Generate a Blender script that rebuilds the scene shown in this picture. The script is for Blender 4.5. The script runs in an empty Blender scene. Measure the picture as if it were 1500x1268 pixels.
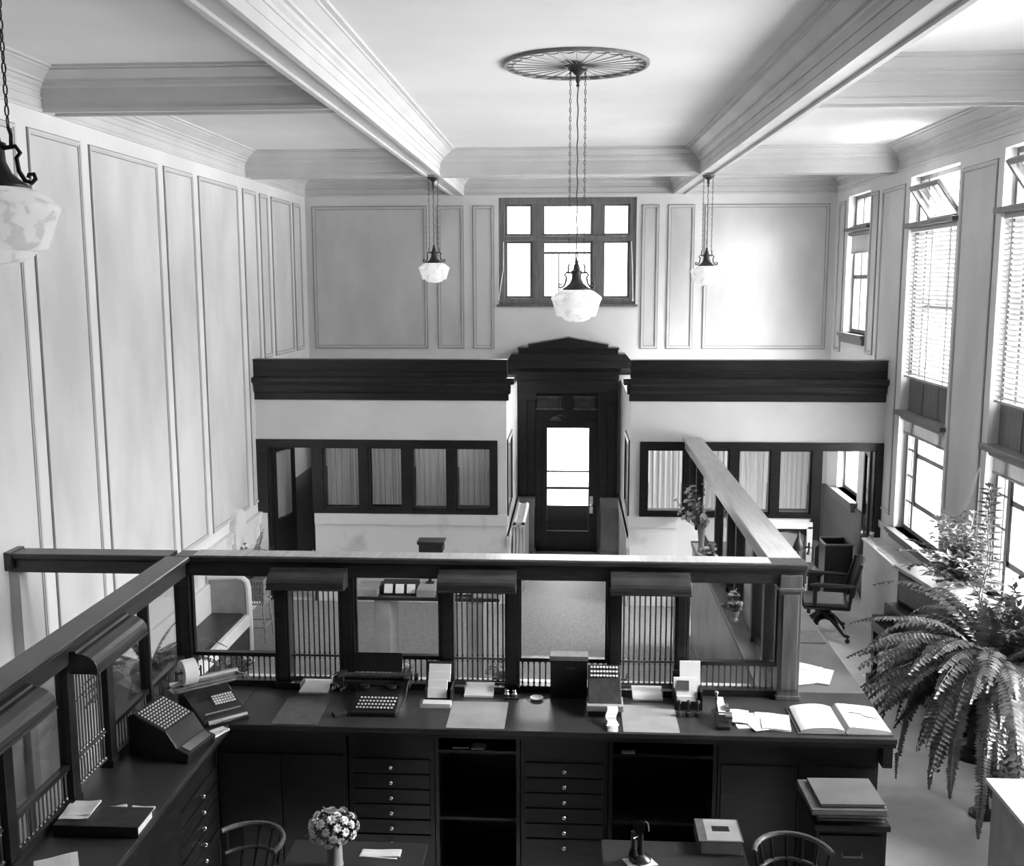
import bpy, bmesh, math, random
from mathutils import Vector, Matrix
random.seed(7)
PI = math.pi
SC = bpy.context.scene
COL = SC.collection

# ------------------------------------------------------------------ camera
cam_d = bpy.data.cameras.new('camera')
cam = bpy.data.objects.new('camera', cam_d)
COL.objects.link(cam)
cam_d.sensor_fit = 'HORIZONTAL'
cam_d.sensor_width = 36.0
cam_d.lens = 36.0 * 1516.55 / 1500.0
cam_d.clip_end = 200
yaw, pit, rol = math.radians(3.3676), math.radians(8.2317), math.radians(-0.10867)
cam.matrix_world = (Matrix.Translation((0, 0, 4.0)) @ Matrix.Rotation(yaw, 4, 'Z')
                    @ Matrix.Rotation(PI / 2 - pit, 4, 'X') @ Matrix.Rotation(rol, 4, 'Z'))
SC.camera = cam

# ------------------------------------------------------------------ world, light, exposure
SKY = 106.0
w = bpy.data.worlds.new('world'); SC.world = w; w.use_nodes = True
nt = w.node_tree; nt.nodes.clear()
out = nt.nodes.new('ShaderNodeOutputWorld'); bg = nt.nodes.new('ShaderNodeBackground')
tc = nt.nodes.new('ShaderNodeTexCoord'); sep = nt.nodes.new('ShaderNodeSeparateXYZ'); rmp = nt.nodes.new('ShaderNodeValToRGB')
# ground, horizon dimmed to balance light on the walls, bright overcast above
STOPS = [(.28, .40), (.40, .26), (.47, .16), (.52, .125), (.56, .17), (.62, .46), (.72, .85), (.85, 1.0)]
while len(rmp.color_ramp.elements) < len(STOPS): rmp.color_ramp.elements.new(.5)
for e, (p_, v_) in zip(rmp.color_ramp.elements, STOPS): e.position = p_; e.color = (v_, v_, v_, 1)
mth = nt.nodes.new('ShaderNodeMath'); mth.operation = 'MULTIPLY_ADD'; mth.inputs[1].default_value = .5; mth.inputs[2].default_value = .5
nt.links.new(tc.outputs['Generated'], sep.inputs[0]); nt.links.new(sep.outputs['Z'], mth.inputs[0])
nt.links.new(mth.outputs[0], rmp.inputs[0]); nt.links.new(rmp.outputs[0], bg.inputs[0])
# the sky is made brighter towards the front right, to lift the back wall
dot = nt.nodes.new('ShaderNodeVectorMath'); dot.operation = 'DOT_PRODUCT'; dot.inputs[1].default_value = (.68, -.73, .05)
nt.links.new(tc.outputs['Generated'], dot.inputs[0])
st = nt.nodes.new('ShaderNodeMath'); st.operation = 'MULTIPLY_ADD'; st.inputs[1].default_value = SKY * .62; st.inputs[2].default_value = SKY * .85
nt.links.new(dot.outputs['Value'], st.inputs[0]); nt.links.new(st.outputs[0], bg.inputs[1])
nt.links.new(bg.outputs[0], out.inputs[0])
SC.view_settings.view_transform = 'Standard'
SC.view_settings.look = 'None'
SC.view_settings.exposure = 0.0
SC.view_settings.gamma = 1.0
SC.view_settings.use_curve_mapping = False
SC.cycles.use_denoising = True
SC.cycles.max_bounces = 14
SC.cycles.diffuse_bounces = 10
SC.cycles.glossy_bounces = 5
SC.cycles.transmission_bounces = 8
SC.cycles.transparent_max_bounces = 24
SC.cycles.sample_clamp_indirect = 8.0

def portal(name, loc, rot, sx, sy):
    l = bpy.data.lights.new(name, 'AREA'); l.shape = 'RECTANGLE'; l.size = sx; l.size_y = sy
    l.cycles.is_portal = True
    o = bpy.data.objects.new(name, l); o.location = loc; o.rotation_euler = rot; COL.objects.link(o)

# ------------------------------------------------------------------ room constants
XL, XR, YB, YFRONT = -3.95, 3.76, 15.35, -2.5
ZC, ZB = 5.56, 5.28
YP = 12.60
ZT = 1.19                       # teller worktop
RWIN = [(13.66, 14.72), (10.60, 12.08), (8.03, 9.53), (5.45, 6.95)]  # last opening is out of view, added to let in light
for i, (a, b) in enumerate(RWIN):
    z0, z1 = (3.32, 5.16) if i == 0 else (1.17, 5.16)
    portal('daylight_portal', (XR + .21, (a + b) / 2, (z0 + z1) / 2), (0, PI / 2, 0), z1 - z0, b - a)
portal('daylight_portal', (XR + .21, 14.2, 1.8), (0, PI / 2, 0), 1.3, 1.05)
portal('daylight_portal', (-.09, YB + .32, 4.46), (-PI / 2, 0, 0), 2.0, 1.5)
portal('daylight_portal', (-.06, YB + .62, 1.1), (-PI / 2, 0, 0), .7, 1.7)

# ------------------------------------------------------------------ materials
def _new(name):
    m = bpy.data.materials.new(name); m.use_nodes = True
    nt = m.node_tree; nt.nodes.clear()
    o = nt.nodes.new('ShaderNodeOutputMaterial')
    return m, nt, o

def g(v): return (v, v, v, 1)

def mat(name, a, b=None, rough=.6, scale=3.0, stretch=(1, 1, 1), detail=6, metal=0.0, bump=0.0, bscale=None, spec=.5, coat=0.0, lo=.35, hi=.65):
    m, nt, o = _new(name)
    p = nt.nodes.new('ShaderNodeBsdfPrincipled')
    p.inputs['Roughness'].default_value = rough
    p.inputs['Metallic'].default_value = metal
    p.inputs['Specular IOR Level'].default_value = spec
    p.inputs['Coat Weight'].default_value = coat
    p.inputs['Base Color'].default_value = g(a)
    if b is not None:
        t = nt.nodes.new('ShaderNodeTexCoord'); mp = nt.nodes.new('ShaderNodeMapping')
        mp.inputs['Scale'].default_value = stretch
        n = nt.nodes.new('ShaderNodeTexNoise'); n.inputs['Scale'].default_value = scale; n.inputs['Detail'].default_value = detail
        r = nt.nodes.new('ShaderNodeValToRGB')
        r.color_ramp.elements[0].position = lo; r.color_ramp.elements[0].color = g(a)
        r.color_ramp.elements[1].position = hi; r.color_ramp.elements[1].color = g(b)
        nt.links.new(t.outputs['Object'], mp.inputs[0]); nt.links.new(mp.outputs[0], n.inputs['Vector'])
        nt.links.new(n.outputs['Fac'], r.inputs[0]); nt.links.new(r.outputs[0], p.inputs['Base Color'])
        if bump:
            bp = nt.nodes.new('ShaderNodeBump'); bp.inputs['Strength'].default_value = bump; bp.inputs['Distance'].default_value = .01
            n2 = n
            if bscale:
                n2 = nt.nodes.new('ShaderNodeTexNoise'); n2.inputs['Scale'].default_value = bscale
                nt.links.new(mp.outputs[0], n2.inputs['Vector'])
            nt.links.new(n2.outputs['Fac'], bp.inputs['Height']); nt.links.new(bp.outputs[0], p.inputs['Normal'])
    nt.links.new(p.outputs[0], o.inputs[0])
    return m

def glass_mat(name, tint=.95, refl=.12, rough=.02):
    m, nt, o = _new(name)
    tr = nt.nodes.new('ShaderNodeBsdfTransparent'); tr.inputs[0].default_value = g(tint)
    gl = nt.nodes.new('ShaderNodeBsdfGlossy'); gl.inputs['Roughness'].default_value = rough
    fr = nt.nodes.new('ShaderNodeFresnel'); fr.inputs[0].default_value = 1.4
    mu = nt.nodes.new('ShaderNodeMath'); mu.operation = 'MULTIPLY'; mu.inputs[1].default_value = refl * 8
    mu.use_clamp = True
    mx = nt.nodes.new('ShaderNodeMixShader')
    nt.links.new(fr.outputs[0], mu.inputs[0]); nt.links.new(mu.outputs[0], mx.inputs[0])
    nt.links.new(tr.outputs[0], mx.inputs[1]); nt.links.new(gl.outputs[0], mx.inputs[2]); nt.links.new(mx.outputs[0], o.inputs[0])
    return m

def cloth_mat(name, v, trans, seed=0):
    """thin woven cloth that lets part of the light through"""
    m, nt, o = _new(name)
    d = nt.nodes.new('ShaderNodeBsdfDiffuse'); t = nt.nodes.new('ShaderNodeBsdfTranslucent')
    tc = nt.nodes.new('ShaderNodeTexCoord'); mp = nt.nodes.new('ShaderNodeMapping'); mp.inputs['Scale'].default_value = (60, 60, 1.2)
    n = nt.nodes.new('ShaderNodeTexNoise'); n.inputs['Scale'].default_value = 1.0
    r = nt.nodes.new('ShaderNodeValToRGB'); r.color_ramp.elements[0].color = g(v * .72); r.color_ramp.elements[1].color = g(v)
    r.color_ramp.elements[0].position = .3; r.color_ramp.elements[1].position = .7
    nt.links.new(tc.outputs['Object'], mp.inputs[0]); nt.links.new(mp.outputs[0], n.inputs['Vector']); nt.links.new(n.outputs['Fac'], r.inputs[0])
    nt.links.new(r.outputs[0], d.inputs[0]); nt.links.new(r.outputs[0], t.inputs[0])
    mx = nt.nodes.new('ShaderNodeMixShader'); mx.inputs[0].default_value = trans
    nt.links.new(d.outputs[0], mx.inputs[1]); nt.links.new(t.outputs[0], mx.inputs[2]); nt.links.new(mx.outputs[0], o.inputs[0])
    return m

M = {}
M['plaster'] = mat('plaster', .60, .68, .75, scale=1.3)
M['field'] = mat('panel_plaster', .46, .60, .7, scale=1.6, stretch=(1, 1, .45), lo=.3, hi=.6)
M['ceiling'] = mat('ceiling_plaster', .62, .70, .8, scale=.8)
M['mould'] = mat('painted_moulding', .48, .55, .5, scale=2)
M['shadowline'] = mat('painted_shadow_line', .13, .18, .6, scale=8)  # shadow lines of the wall mouldings, painted as dark strips
M['wood'] = mat('dark_walnut', .006, .014, .32, scale=6, stretch=(1, 1, 6), spec=.5)
M['woodh'] = mat('dark_walnut_rail', .016, .038, .30, scale=6, stretch=(1, .8, 8), spec=.55)
M['litwood'] = mat('walnut_painted_lit', .30, .42, .30, scale=4, stretch=(8, .6, 8))  # lit copy of the dark walnut, light put into the colour
M['woodb'] = mat('brown_walnut', .05, .09, .34, scale=5, stretch=(8, 8, .6))
M['black'] = mat('black_enamel', .008, .014, .28, scale=8)
M['iron'] = mat('wrought_iron', .02, .04, .45, scale=20, metal=.3)
M['rosette'] = mat('bronzed_iron', .10, .16, .5, scale=20)
M['bronze'] = mat('dull_bronze', .10, .16, .4, scale=12, metal=.7)
M['brass'] = mat('polished_brass', .82, .92, .16, scale=10, metal=1.0)
M['nickel'] = mat('nickel', .55, .65, .25, scale=10, metal=1.0)
M['lino'] = mat('counter_linoleum', .018, .032, .36, scale=4, spec=.5)
M['linolit'] = mat('linoleum_painted_lit', .085, .12, .36, scale=4)  # lighter copy of the counter linoleum, carrying its window light
M['palegrey'] = mat('pale_grey', .20, .27, .6, scale=5)  # plain grey, also for door-light patches painted on the worktop
M['marble'] = mat('veined_marble', .46, .70, .3, scale=2.6, stretch=(1, 1, .8), detail=10, lo=.32, hi=.5)
M['gmarble'] = mat('grey_marble', .20, .34, .3, scale=2.2, detail=10)
M['floor'] = mat('terrazzo_floor', .62, .72, .42, scale=5, detail=10)
M['mosaic'] = mat('lobby_mosaic', .20, .30, .62, scale=38, detail=2, spec=.3)
M['dado'] = mat('painted_dado', .10, .13, .5, scale=2)
M['paper'] = mat('paper', .54, .60, .8, scale=5)
M['paper2'] = mat('aged_paper', .50, .58, .8, scale=9)
M['folder'] = mat('grey_folder', .07, .095, .6, scale=6)
M['ledger'] = mat('ledger_cloth', .055, .085, .55, scale=14)
M['leather'] = mat('black_leather', .014, .022, .35, scale=16, bump=.3)
M['keys'] = mat('key_caps', .55, .62, .4, scale=5)
M['card'] = mat('card_stock', .62, .70, .7, scale=5)
M['radiator'] = mat('radiator_paint', .60, .68, .4, scale=3)
M['cream'] = mat('cream_paint', .70, .76, .4, scale=3)
M['shade'] = cloth_mat('pressed_opal_glass', .93, .55)
_t = M['shade'].node_tree; _n = _t.nodes            # faint glow added to keep the shades from rendering grey
_o = [q for q in _n if q.type == 'OUTPUT_MATERIAL'][0]; _m = _o.inputs[0].links[0].from_socket
_r = [q for q in _n if q.type == 'VALTORGB'][0]
_e = _n.new('ShaderNodeEmission'); _e.inputs[1].default_value = .24; _a = _n.new('ShaderNodeAddShader')
_t.links.new(_r.outputs[0], _e.inputs[0]); _t.links.new(_m, _a.inputs[0]); _t.links.new(_e.outputs[0], _a.inputs[1]); _t.links.new(_a.outputs[0], _o.inputs[0])
for q in _n:
    if q.type == 'MAPPING': q.inputs['Scale'].default_value = (22, 22, 22)
    if q.type == 'VALTORGB': q.color_ramp.elements[0].color = g(.70); q.color_ramp.elements[0].position = .42; q.color_ramp.elements[1].position = .52
M['leaf'] = mat('fern_leaf', .05, .13, .30, scale=9)
M['leafl'] = mat('pale_leaf', .16, .27, .4, scale=9)
M['stem'] = mat('plant_stem', .06, .10, .5, scale=9)
M['petal'] = mat('white_petal', .70, .82, .7, scale=30)
M['pot'] = mat('glazed_pot', .10, .16, .35, scale=5)
M['vase'] = mat('grey_vase', .22, .30, .3, scale=6)
M['wicker'] = mat('wicker', .24, .36, .7, scale=30)
M['winwood'] = mat('window_oak', .11, .16, .4, scale=4, stretch=(6, 6, 1))
M['spandrel'] = mat('spandrel_oak', .10, .14, .42, scale=4, stretch=(6, 6, 1))
M['blind'] = mat('blind_slat', .40, .46, .5, scale=3)
M['roller'] = cloth_mat('roller_cloth', .40, .35)
M['sheer'] = cloth_mat('net_curtain', .78, .68)
M['glass'] = glass_mat('window_glass', .96, .10)
M['sglass'] = glass_mat('screen_plate_glass', .90, .05)
M['street'] = mat('street_paving', .30, .36, .9, scale=1.5)
M['cord'] = mat('white_cord', .78, .84, .7, scale=9)
M['rope'] = mat('dark_cord', .03, .05, .7, scale=9)
M['toptable'] = mat('white_table_top', .50, .58, .35, scale=3)

# ------------------------------------------------------------------ mesh helpers
RM = {}
def frame_of(d):
    d = d.normalized(); u = d.orthogonal().normalized(); return u, d.cross(u)

class MB:
    def __init__(s): s.bm = bmesh.new(); s.mi = 0
    def V(s, p): return s.bm.verts.new(p)
    def F(s, vs):
        try:
            f = s.bm.faces.new(vs); f.material_index = s.mi; return f
        except ValueError: return None
    def box(s, x0, x1, y0, y1, z0, z1, rot=None, piv=None):
        c = [Vector((x, y, z)) for z in (z0, z1) for y in (y0, y1) for x in (x0, x1)]
        if rot is not None:
            pv = Vector(piv) if piv else Vector(((x0 + x1) / 2, (y0 + y1) / 2, (z0 + z1) / 2))
            c = [pv + rot @ (q - pv) for q in c]
        v = [s.V(q) for q in c]
        for f in ((0, 2, 3, 1), (4, 5, 7, 6), (0, 1, 5, 4), (1, 3, 7, 5), (3, 2, 6, 7), (2, 0, 4, 6)): s.F([v[i] for i in f])
        return s
    def ring(s, c, u, w, r, n, ph=0): return [s.V(c + (u * math.cos(ph + 2 * PI * i / n) + w * math.sin(ph + 2 * PI * i / n)) * r) for i in range(n)]
    def cyl(s, p0, p1, r0, r1=None, n=12, caps=True):
        p0, p1 = Vector(p0), Vector(p1); r1 = r0 if r1 is None else r1
        u, w = frame_of(p1 - p0); a = s.ring(p0, u, w, r0, n); b = s.ring(p1, u, w, r1, n)
        for i in range(n): s.F([a[i], a[(i + 1) % n], b[(i + 1) % n], b[i]])
        if caps: s.F(a[::-1]); s.F(b)
        return s
    def tube(s, pts, r, n=6, closed=False):
        pts = [Vector(p) for p in pts]; k = len(pts); rs = r if isinstance(r, (list, tuple)) else [r] * k
        rings = []; u = None
        for i, p in enumerate(pts):
            if closed: d = pts[(i + 1) % k] - pts[i - 1]
            else: d = pts[min(i + 1, k - 1)] - pts[max(i - 1, 0)]
            d.normalize()
            if u is None: u = d.orthogonal().normalized()
            u = (u - d * u.dot(d))
            if u.length < 1e-6: u = d.orthogonal()
            u.normalize(); rings.append(s.ring(p, u, d.cross(u), rs[i], n))
        for i in range(k if closed else k - 1):
            a, b = rings[i], rings[(i + 1) % k]
            for j in range(n): s.F([a[j], a[(j + 1) % n], b[(j + 1) % n], b[j]])
        if not closed: s.F(rings[0][::-1]); s.F(rings[-1])
        return s
    def lathe(s, prof, c=(0, 0, 0), n=24, caps=True):
        c = Vector(c); X, Y = Vector((1, 0, 0)), Vector((0, 1, 0)); prev = None; first = None
        for r, z in prof:
            cur = s.ring(c + Vector((0, 0, z)), X, Y, max(r, 1e-4), n)
            if prev:
                for j in range(n): s.F([prev[j], prev[(j + 1) % n], cur[(j + 1) % n], cur[j]])
            else: first = cur
            prev = cur
        if caps: s.F(first[::-1]); s.F(prev)
        return s
    def prism(s, poly, axis, a, b):
        """2-D polygon in the two other axes, extruded along axis from a to b"""
        def P(q, t): return {'x': (t, q[0], q[1]), 'y': (q[0], t, q[1]), 'z': (q[0], q[1], t)}[axis]
        va = [s.V(P(q, a)) for q in poly]; vb = [s.V(P(q, b)) for q in poly]; n = len(poly)
        for i in range(n): s.F([va[i], va[(i + 1) % n], vb[(i + 1) % n], vb[i]])
        s.F(va[::-1]); s.F(vb); return s
    def ball(s, c, r, n=10, sc=(1, 1, 1)):
        c = Vector(c); m = max(4, n // 2); prev = None
        top = s.V(c + Vector((0, 0, r * sc[2]))); bot = s.V(c - Vector((0, 0, r * sc[2])))
        for i in range(1, m):
            t = PI * i / m
            cur = [s.V(c + Vector((r * sc[0] * math.sin(t) * math.cos(2 * PI * j / n), r * sc[1] * math.sin(t) * math.sin(2 * PI * j / n), r * sc[2] * math.cos(t)))) for j in range(n)]
            for j in range(n):
                if prev: s.F([prev[j], cur[j], cur[(j + 1) % n], prev[(j + 1) % n]])
                else: s.F([top, cur[j], cur[(j + 1) % n]])
            prev = cur
        for j in range(n): s.F([prev[(j + 1) % n], prev[j], bot])
        return s
    def quad(s, a, b, c, d): s.F([s.V(a), s.V(b), s.V(c), s.V(d)]); return s
    def leaf(s, p, d, nrm, l, w):
        p, d = Vector(p), Vector(d).normalized(); sd = d.cross(Vector(nrm)); sd = sd.normalized() if sd.length > 1e-5 else d.orthogonal()
        up = sd.cross(d).normalized()
        a = s.V(p); b = s.V(p + d * l * .4 + sd * w * .5 + up * w * .12); c = s.V(p + d * l - up * w * .2); e = s.V(p + d * l * .4 - sd * w * .5 + up * w * .12)
        m = s.V(p + d * l * .45 - up * w * .08)
        s.F([a, b, m]); s.F([b, c, m]); s.F([c, e, m]); s.F([e, a, m]); return s
    def sheet(s, x0, x1, y0, y1, z, th=.002, nx=8, f=None):
        """a sheet lying on z with gentle height f(u,v)"""
        top = []
        for i in range(nx + 1):
            row = []
            for j in range(nx + 1):
                uu, vv = i / nx, j / nx
                row.append(s.V((x0 + (x1 - x0) * uu, y0 + (y1 - y0) * vv, z + th + (f(uu, vv) if f else 0))))
            top.append(row)
        for i in range(nx):
            for j in range(nx): s.F([top[i][j], top[i + 1][j], top[i + 1][j + 1], top[i][j + 1]])
        b = [s.V((x0, y0, z)), s.V((x1, y0, z)), s.V((x1, y1, z)), s.V((x0, y1, z))]
        s.F([b[3], b[2], b[1], b[0]])
        s.F([b[0], b[1]] + [top[i][0] for i in range(nx, -1, -1)])
        s.F([b[1], b[2]] + [top[nx][j] for j in range(nx, -1, -1)])
        s.F([b[2], b[3]] + [top[i][nx] for i in range(0, nx + 1)])
        s.F([b[3], b[0]] + [top[0][j] for j in range(0, nx + 1)])
        return s
    def keep(s, axis, lo=-99, hi=99):
        for v in s.bm.verts:
            if v.co[axis] > hi: v.co[axis] = max(lo, hi - .6 * (v.co[axis] - hi))
            elif v.co[axis] < lo: v.co[axis] = min(hi, lo + .6 * (lo - v.co[axis]))
        return s
    def rotz(s, ang, c):
        bmesh.ops.rotate(s.bm, verts=s.bm.verts, cent=Vector(c), matrix=Matrix.Rotation(ang, 3, 'Z')); return s
    def build(s, name, mats, parent=None, smooth=False, bevel=0.0, world=True):
        me = bpy.data.meshes.new(name)
        if parent is not None and world and parent.name in RM:
            s.bm.transform(RM[parent.name].inverted())
        bmesh.ops.recalc_face_normals(s.bm, faces=s.bm.faces)
        if smooth:
            for f in s.bm.faces: f.smooth = True
        s.bm.to_mesh(me); s.bm.free()
        if not isinstance(mats, (list, tuple)): mats = [mats]
        for m in mats: me.materials.append(M[m])
        o = bpy.data.objects.new(name, me); COL.objects.link(o)
        if parent is not None:
            o.parent = parent
            if parent.name in RM: RM[o.name] = RM[parent.name]
        if smooth:
            try: me.set_sharp_from_angle(angle=math.radians(40))
            except Exception: pass
        if bevel:
            b = o.modifiers.new('bevel', 'BEVEL'); b.width = bevel; b.segments = 2; b.limit_method = 'ANGLE'; b.angle_limit = math.radians(50)
        return o

def tag(o, label, cat, group=None, kind=None):
    if label: o['label'] = label
    if cat: o['category'] = cat
    if group: o['group'] = group
    if kind: o['kind'] = kind
    return o

def thing(name, label, cat, loc=(0, 0, 0), rotz=0.0, group=None, kind=None):
    o = bpy.data.objects.new(name, None); COL.objects.link(o); o.empty_display_size = .1
    o.location = loc; o.rotation_euler = (0, 0, rotz)
    RM[o.name] = Matrix.Translation(loc) @ Matrix.Rotation(rotz, 4, 'Z')
    return tag(o, label, cat, group, kind)

def dup(root, loc, rotz=0.0, label=None):
    def cp(o, parent):
        c = o.copy(); COL.objects.link(c)
        if parent is not None: c.parent = parent
        for ch in list(o.children): cp(ch, c)
        return c
    r = cp(root, None); r.location = loc; r.rotation_euler = (0, 0, rotz)
    RM[r.name] = Matrix.Translation(loc) @ Matrix.Rotation(rotz, 4, 'Z')
    if label: r['label'] = label
    return r

def struct(name, mb, m, parent=None, **k):
    o = mb.build(name, m, parent, **k)
    if parent is None: o['kind'] = 'structure'
    return o

def holes(mb, axis, t0, t1, a0, a1, z0, z1, hs):
    """a wall slab with rectangular openings; axis is its normal"""
    A = sorted({a0, a1} | {min(max(h[i], a0), a1) for h in hs for i in (0, 1)})
    Z = sorted({z0, z1} | {min(max(h[i], z0), z1) for h in hs for i in (2, 3)})
    for i in range(len(A) - 1):
        run = None
        for j in range(len(Z) - 1):
            ca, cz = (A[i] + A[i + 1]) / 2, (Z[j] + Z[j + 1]) / 2
            solid = not any(h[0] < ca < h[1] and h[2] < cz < h[3] for h in hs)
            if solid:
                if run is None: run = Z[j]
            if (not solid or j == len(Z) - 2) and run is not None:
                top = Z[j + 1] if solid else Z[j]
                if axis == 'x': mb.box(t0, t1, A[i], A[i + 1], run, top)
                else: mb.box(A[i], A[i + 1], t0, t1, run, top)
                run = None
    return mb

# ================================================================== SETTING
WT = .30
struct('floor', MB().box(XL - .3, XR + .3, YFRONT, YB + .3, -.12, 0), 'floor')
tg = MB().box(-2.9, 1.31, 7.05, 12.6, 0, .006); tg.box(-.81, .71, 12.6, 15.2, 0, .006); tg.box(XL, -2.9, YFRONT, 12.6, 0, .006)
struct('floor_lobby', tg, 'mosaic')
struct('ceiling', MB().box(XL - .3, XR + .3, YFRONT - .3, YB + .3, ZC, ZC + .15), 'ceiling')
struct('wall_left', MB().box(XL - WT, XL, YFRONT, YB + .3, 0, ZC), 'plaster')
hs = [(a, b, 3.32 if i == 0 else 1.17, 5.16) for i, (a, b) in enumerate(RWIN)] + [(13.68, 14.72, 1.12, 2.45)]
struct('wall_right', holes(MB(), 'x', XR, XR + .19, YFRONT, YB + .3, 0, ZC, hs), 'plaster')
struct('wall_back', holes(MB(), 'y', YB, YB + WT, XL, XR, 0, ZC, [(-1.095, .91, 3.69, 5.23), (-.43, .31, 0, 1.95)]), 'plaster')
struct('wall_front', MB().box(XL - .3, XR + .3, YFRONT - .3, YFRONT, 0, ZC), 'wood')  # unseen wall behind the camera, made dark to cut bounced light

# --- ceiling beams: fascia, crown and a lipped soffit.  half-profile as (offset from face, z)
CROWN = [(0, 5.40), (.02, 5.40), (.02, 5.425), (.045, 5.44), (.05, 5.46), (.075, 5.462), (.075, 5.48), (.11, 5.50), (.15, 5.525), (.165, 5.528), (.165, 5.54), (.20, 5.542), (.20, 5.561), (0, 5.561)]
FRIEZE = [(0, ZB - .02), (.016, ZB - .02), (.022, ZB - .005), (.016, ZB + .012), (.010, ZB + .016), (.010, ZB + .07), (.018, ZB + .075), (.018, ZB + .085), (.010, ZB + .09), (.010, 5.40), (0, 5.40)]
def strip(mb, path0, path1, side0, side1, prof):
    """profile swept straight from path0 to path1, offsets along side vectors"""
    a = [mb.V(Vector(path0) + Vector(side0) * q[0] + Vector((0, 0, q[1]))) for q in prof]
    b = [mb.V(Vector(path1) + Vector(side1) * q[0] + Vector((0, 0, q[1]))) for q in prof]
    n = len(prof)
    for i in range(n): mb.F([a[i], a[(i + 1) % n], b[(i + 1) % n], b[i]])
    mb.F(a[::-1]); mb.F(b)
def hexbox(mb, p, z0, z1):
    b = [mb.V((x, y, z0)) for x, y in p]; t = [mb.V((x, y, z1)) for x, y in p]
    mb.F(b[::-1]); mb.F(t)
    for i in range(4): mb.F([b[i], b[(i + 1) % 4], t[(i + 1) % 4], t[i]])
HW = .095
def lx(y): return -1.665 - .0030 * (y - 5)
def rx(y): return 1.715 - .0185 * (y - 5)
B1, B2 = 7.72, 12.54
for fx in (lx, rx):
    mb = MB(); ya, yb = YFRONT, YB
    hexbox(mb, [(fx(ya) - HW, ya), (fx(ya) + HW, ya), (fx(yb) + HW, yb), (fx(yb) - HW, yb)], ZB, 5.56)
    for s in (-1, 1):
        e = s * HW
        hexbox(mb, [(fx(ya) + e - s * .032, ya), (fx(ya) + e + s * .008, ya), (fx(yb) + e + s * .008, yb), (fx(yb) + e - s * .032, yb)], ZB - .022, ZB + .012)
        strip(mb, (fx(ya) + e, ya, 0), (fx(yb) + e, yb, 0), (s, 0, 0), (s, 0, 0), CROWN)
        strip(mb, (fx(ya) + e, ya, 0), (fx(yb) + e, yb, 0), (s, 0, 0), (s, 0, 0), [(0, 5.335), (.008, 5.335), (.008, 5.40), (0, 5.40)])
    struct('beam_long', mb, 'mould')
def cross_beam(x0, x1, y, nm='beam_cross'):
    mb = MB(); mb.box(x0, x1, y, y + .21, ZB, 5.56)
    for s, yy in ((-1, y), (1, y + .21)):
        mb.box(x0, x1, min(yy, yy - s * .032) - (.008 if s < 0 else 0), max(yy, yy - s * .032) + (.008 if s > 0 else 0), ZB - .022, ZB + .012)
        strip(mb, (x0, yy, 0), (x1, yy, 0), (0, s, 0), (0, s, 0), CROWN)
        strip(mb, (x0, yy, 0), (x1, yy, 0), (0, s, 0), (0, s, 0), [(0, 5.335), (.008, 5.335), (.008, 5.40), (0, 5.40)])
    struct(nm, mb, 'mould')
for a, b in ((XL, lx(B1) - HW), (rx(B1) + HW, XR)): cross_beam(a, b, B1)
for a, b in ((XL, lx(B2) - HW), (lx(B2) + HW, rx(B2) - HW), (rx(B2) + HW, XR)): cross_beam(a, b, B2)
# --- cornice on the walls
for nm, p0, p1, sd in (('trim_left', (XL, YFRONT, 0), (XL, YB, 0), (1, 0, 0)), ('trim_right', (XR, YFRONT, 0), (XR, YB, 0), (-1, 0, 0)), ('trim_back', (XL, YB, 0), (XR, YB, 0), (0, -1, 0))):
    mb = MB(); strip(mb, p0, p1, sd, sd, CROWN); strip(mb, p0, p1, sd, sd, FRIEZE); struct(nm, mb, 'mould')

# --- panel mouldings on the walls (a moulded frame edged by dark strips painted as its shadow lines, and a mottled field)
PN = [0]
def panel(wall, a0, a1, z0, z1):
    def bx(mb, u0, u1, v0, v1, d0, d1):
        if wall == 'L': mb.box(XL + d0, XL + d1, u0, u1, v0, v1)
        elif wall == 'R': mb.box(XR - d1, XR - d0, u0, u1, v0, v1)
        else: mb.box(u0, u1, YB - d1, YB - d0, v0, v1)
    mb = MB()
    def fr(i, wd, d):
        bx(mb, a0 + i, a0 + i + wd, z0 + i, z1 - i, 0, d); bx(mb, a1 - i - wd, a1 - i, z0 + i, z1 - i, 0, d)
        bx(mb, a0 + i + wd, a1 - i - wd, z0 + i, z0 + i + wd, 0, d); bx(mb, a0 + i + wd, a1 - i - wd, z1 - i - wd, z1 - i, 0, d)
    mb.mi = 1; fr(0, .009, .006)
    mb.mi = 0; fr(.009, .022, .016); fr(.031, .012, .009)
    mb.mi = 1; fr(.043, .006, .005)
    mb.mi = 2; bx(mb, a0 + .049, a1 - .049, z0 + .049, z1 - .049, 0, .003)
    PN[0] += 1
    struct('trim_%d' % PN[0], mb, ['mould', 'shadowline', 'field'])
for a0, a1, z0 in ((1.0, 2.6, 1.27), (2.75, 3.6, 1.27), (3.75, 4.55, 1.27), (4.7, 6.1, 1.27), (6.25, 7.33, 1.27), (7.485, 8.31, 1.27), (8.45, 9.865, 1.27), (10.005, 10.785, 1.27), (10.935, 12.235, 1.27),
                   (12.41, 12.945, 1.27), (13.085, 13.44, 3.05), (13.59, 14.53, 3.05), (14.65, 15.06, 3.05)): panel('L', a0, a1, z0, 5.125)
for a0, a1 in ((-3.85, -2.15), (-2.0, -1.61), (-1.475, -1.16), (.985, 1.235), (1.36, 1.745), (1.885, 3.66)): panel('B', a0, a1, 3.04, 5.118)
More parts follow.
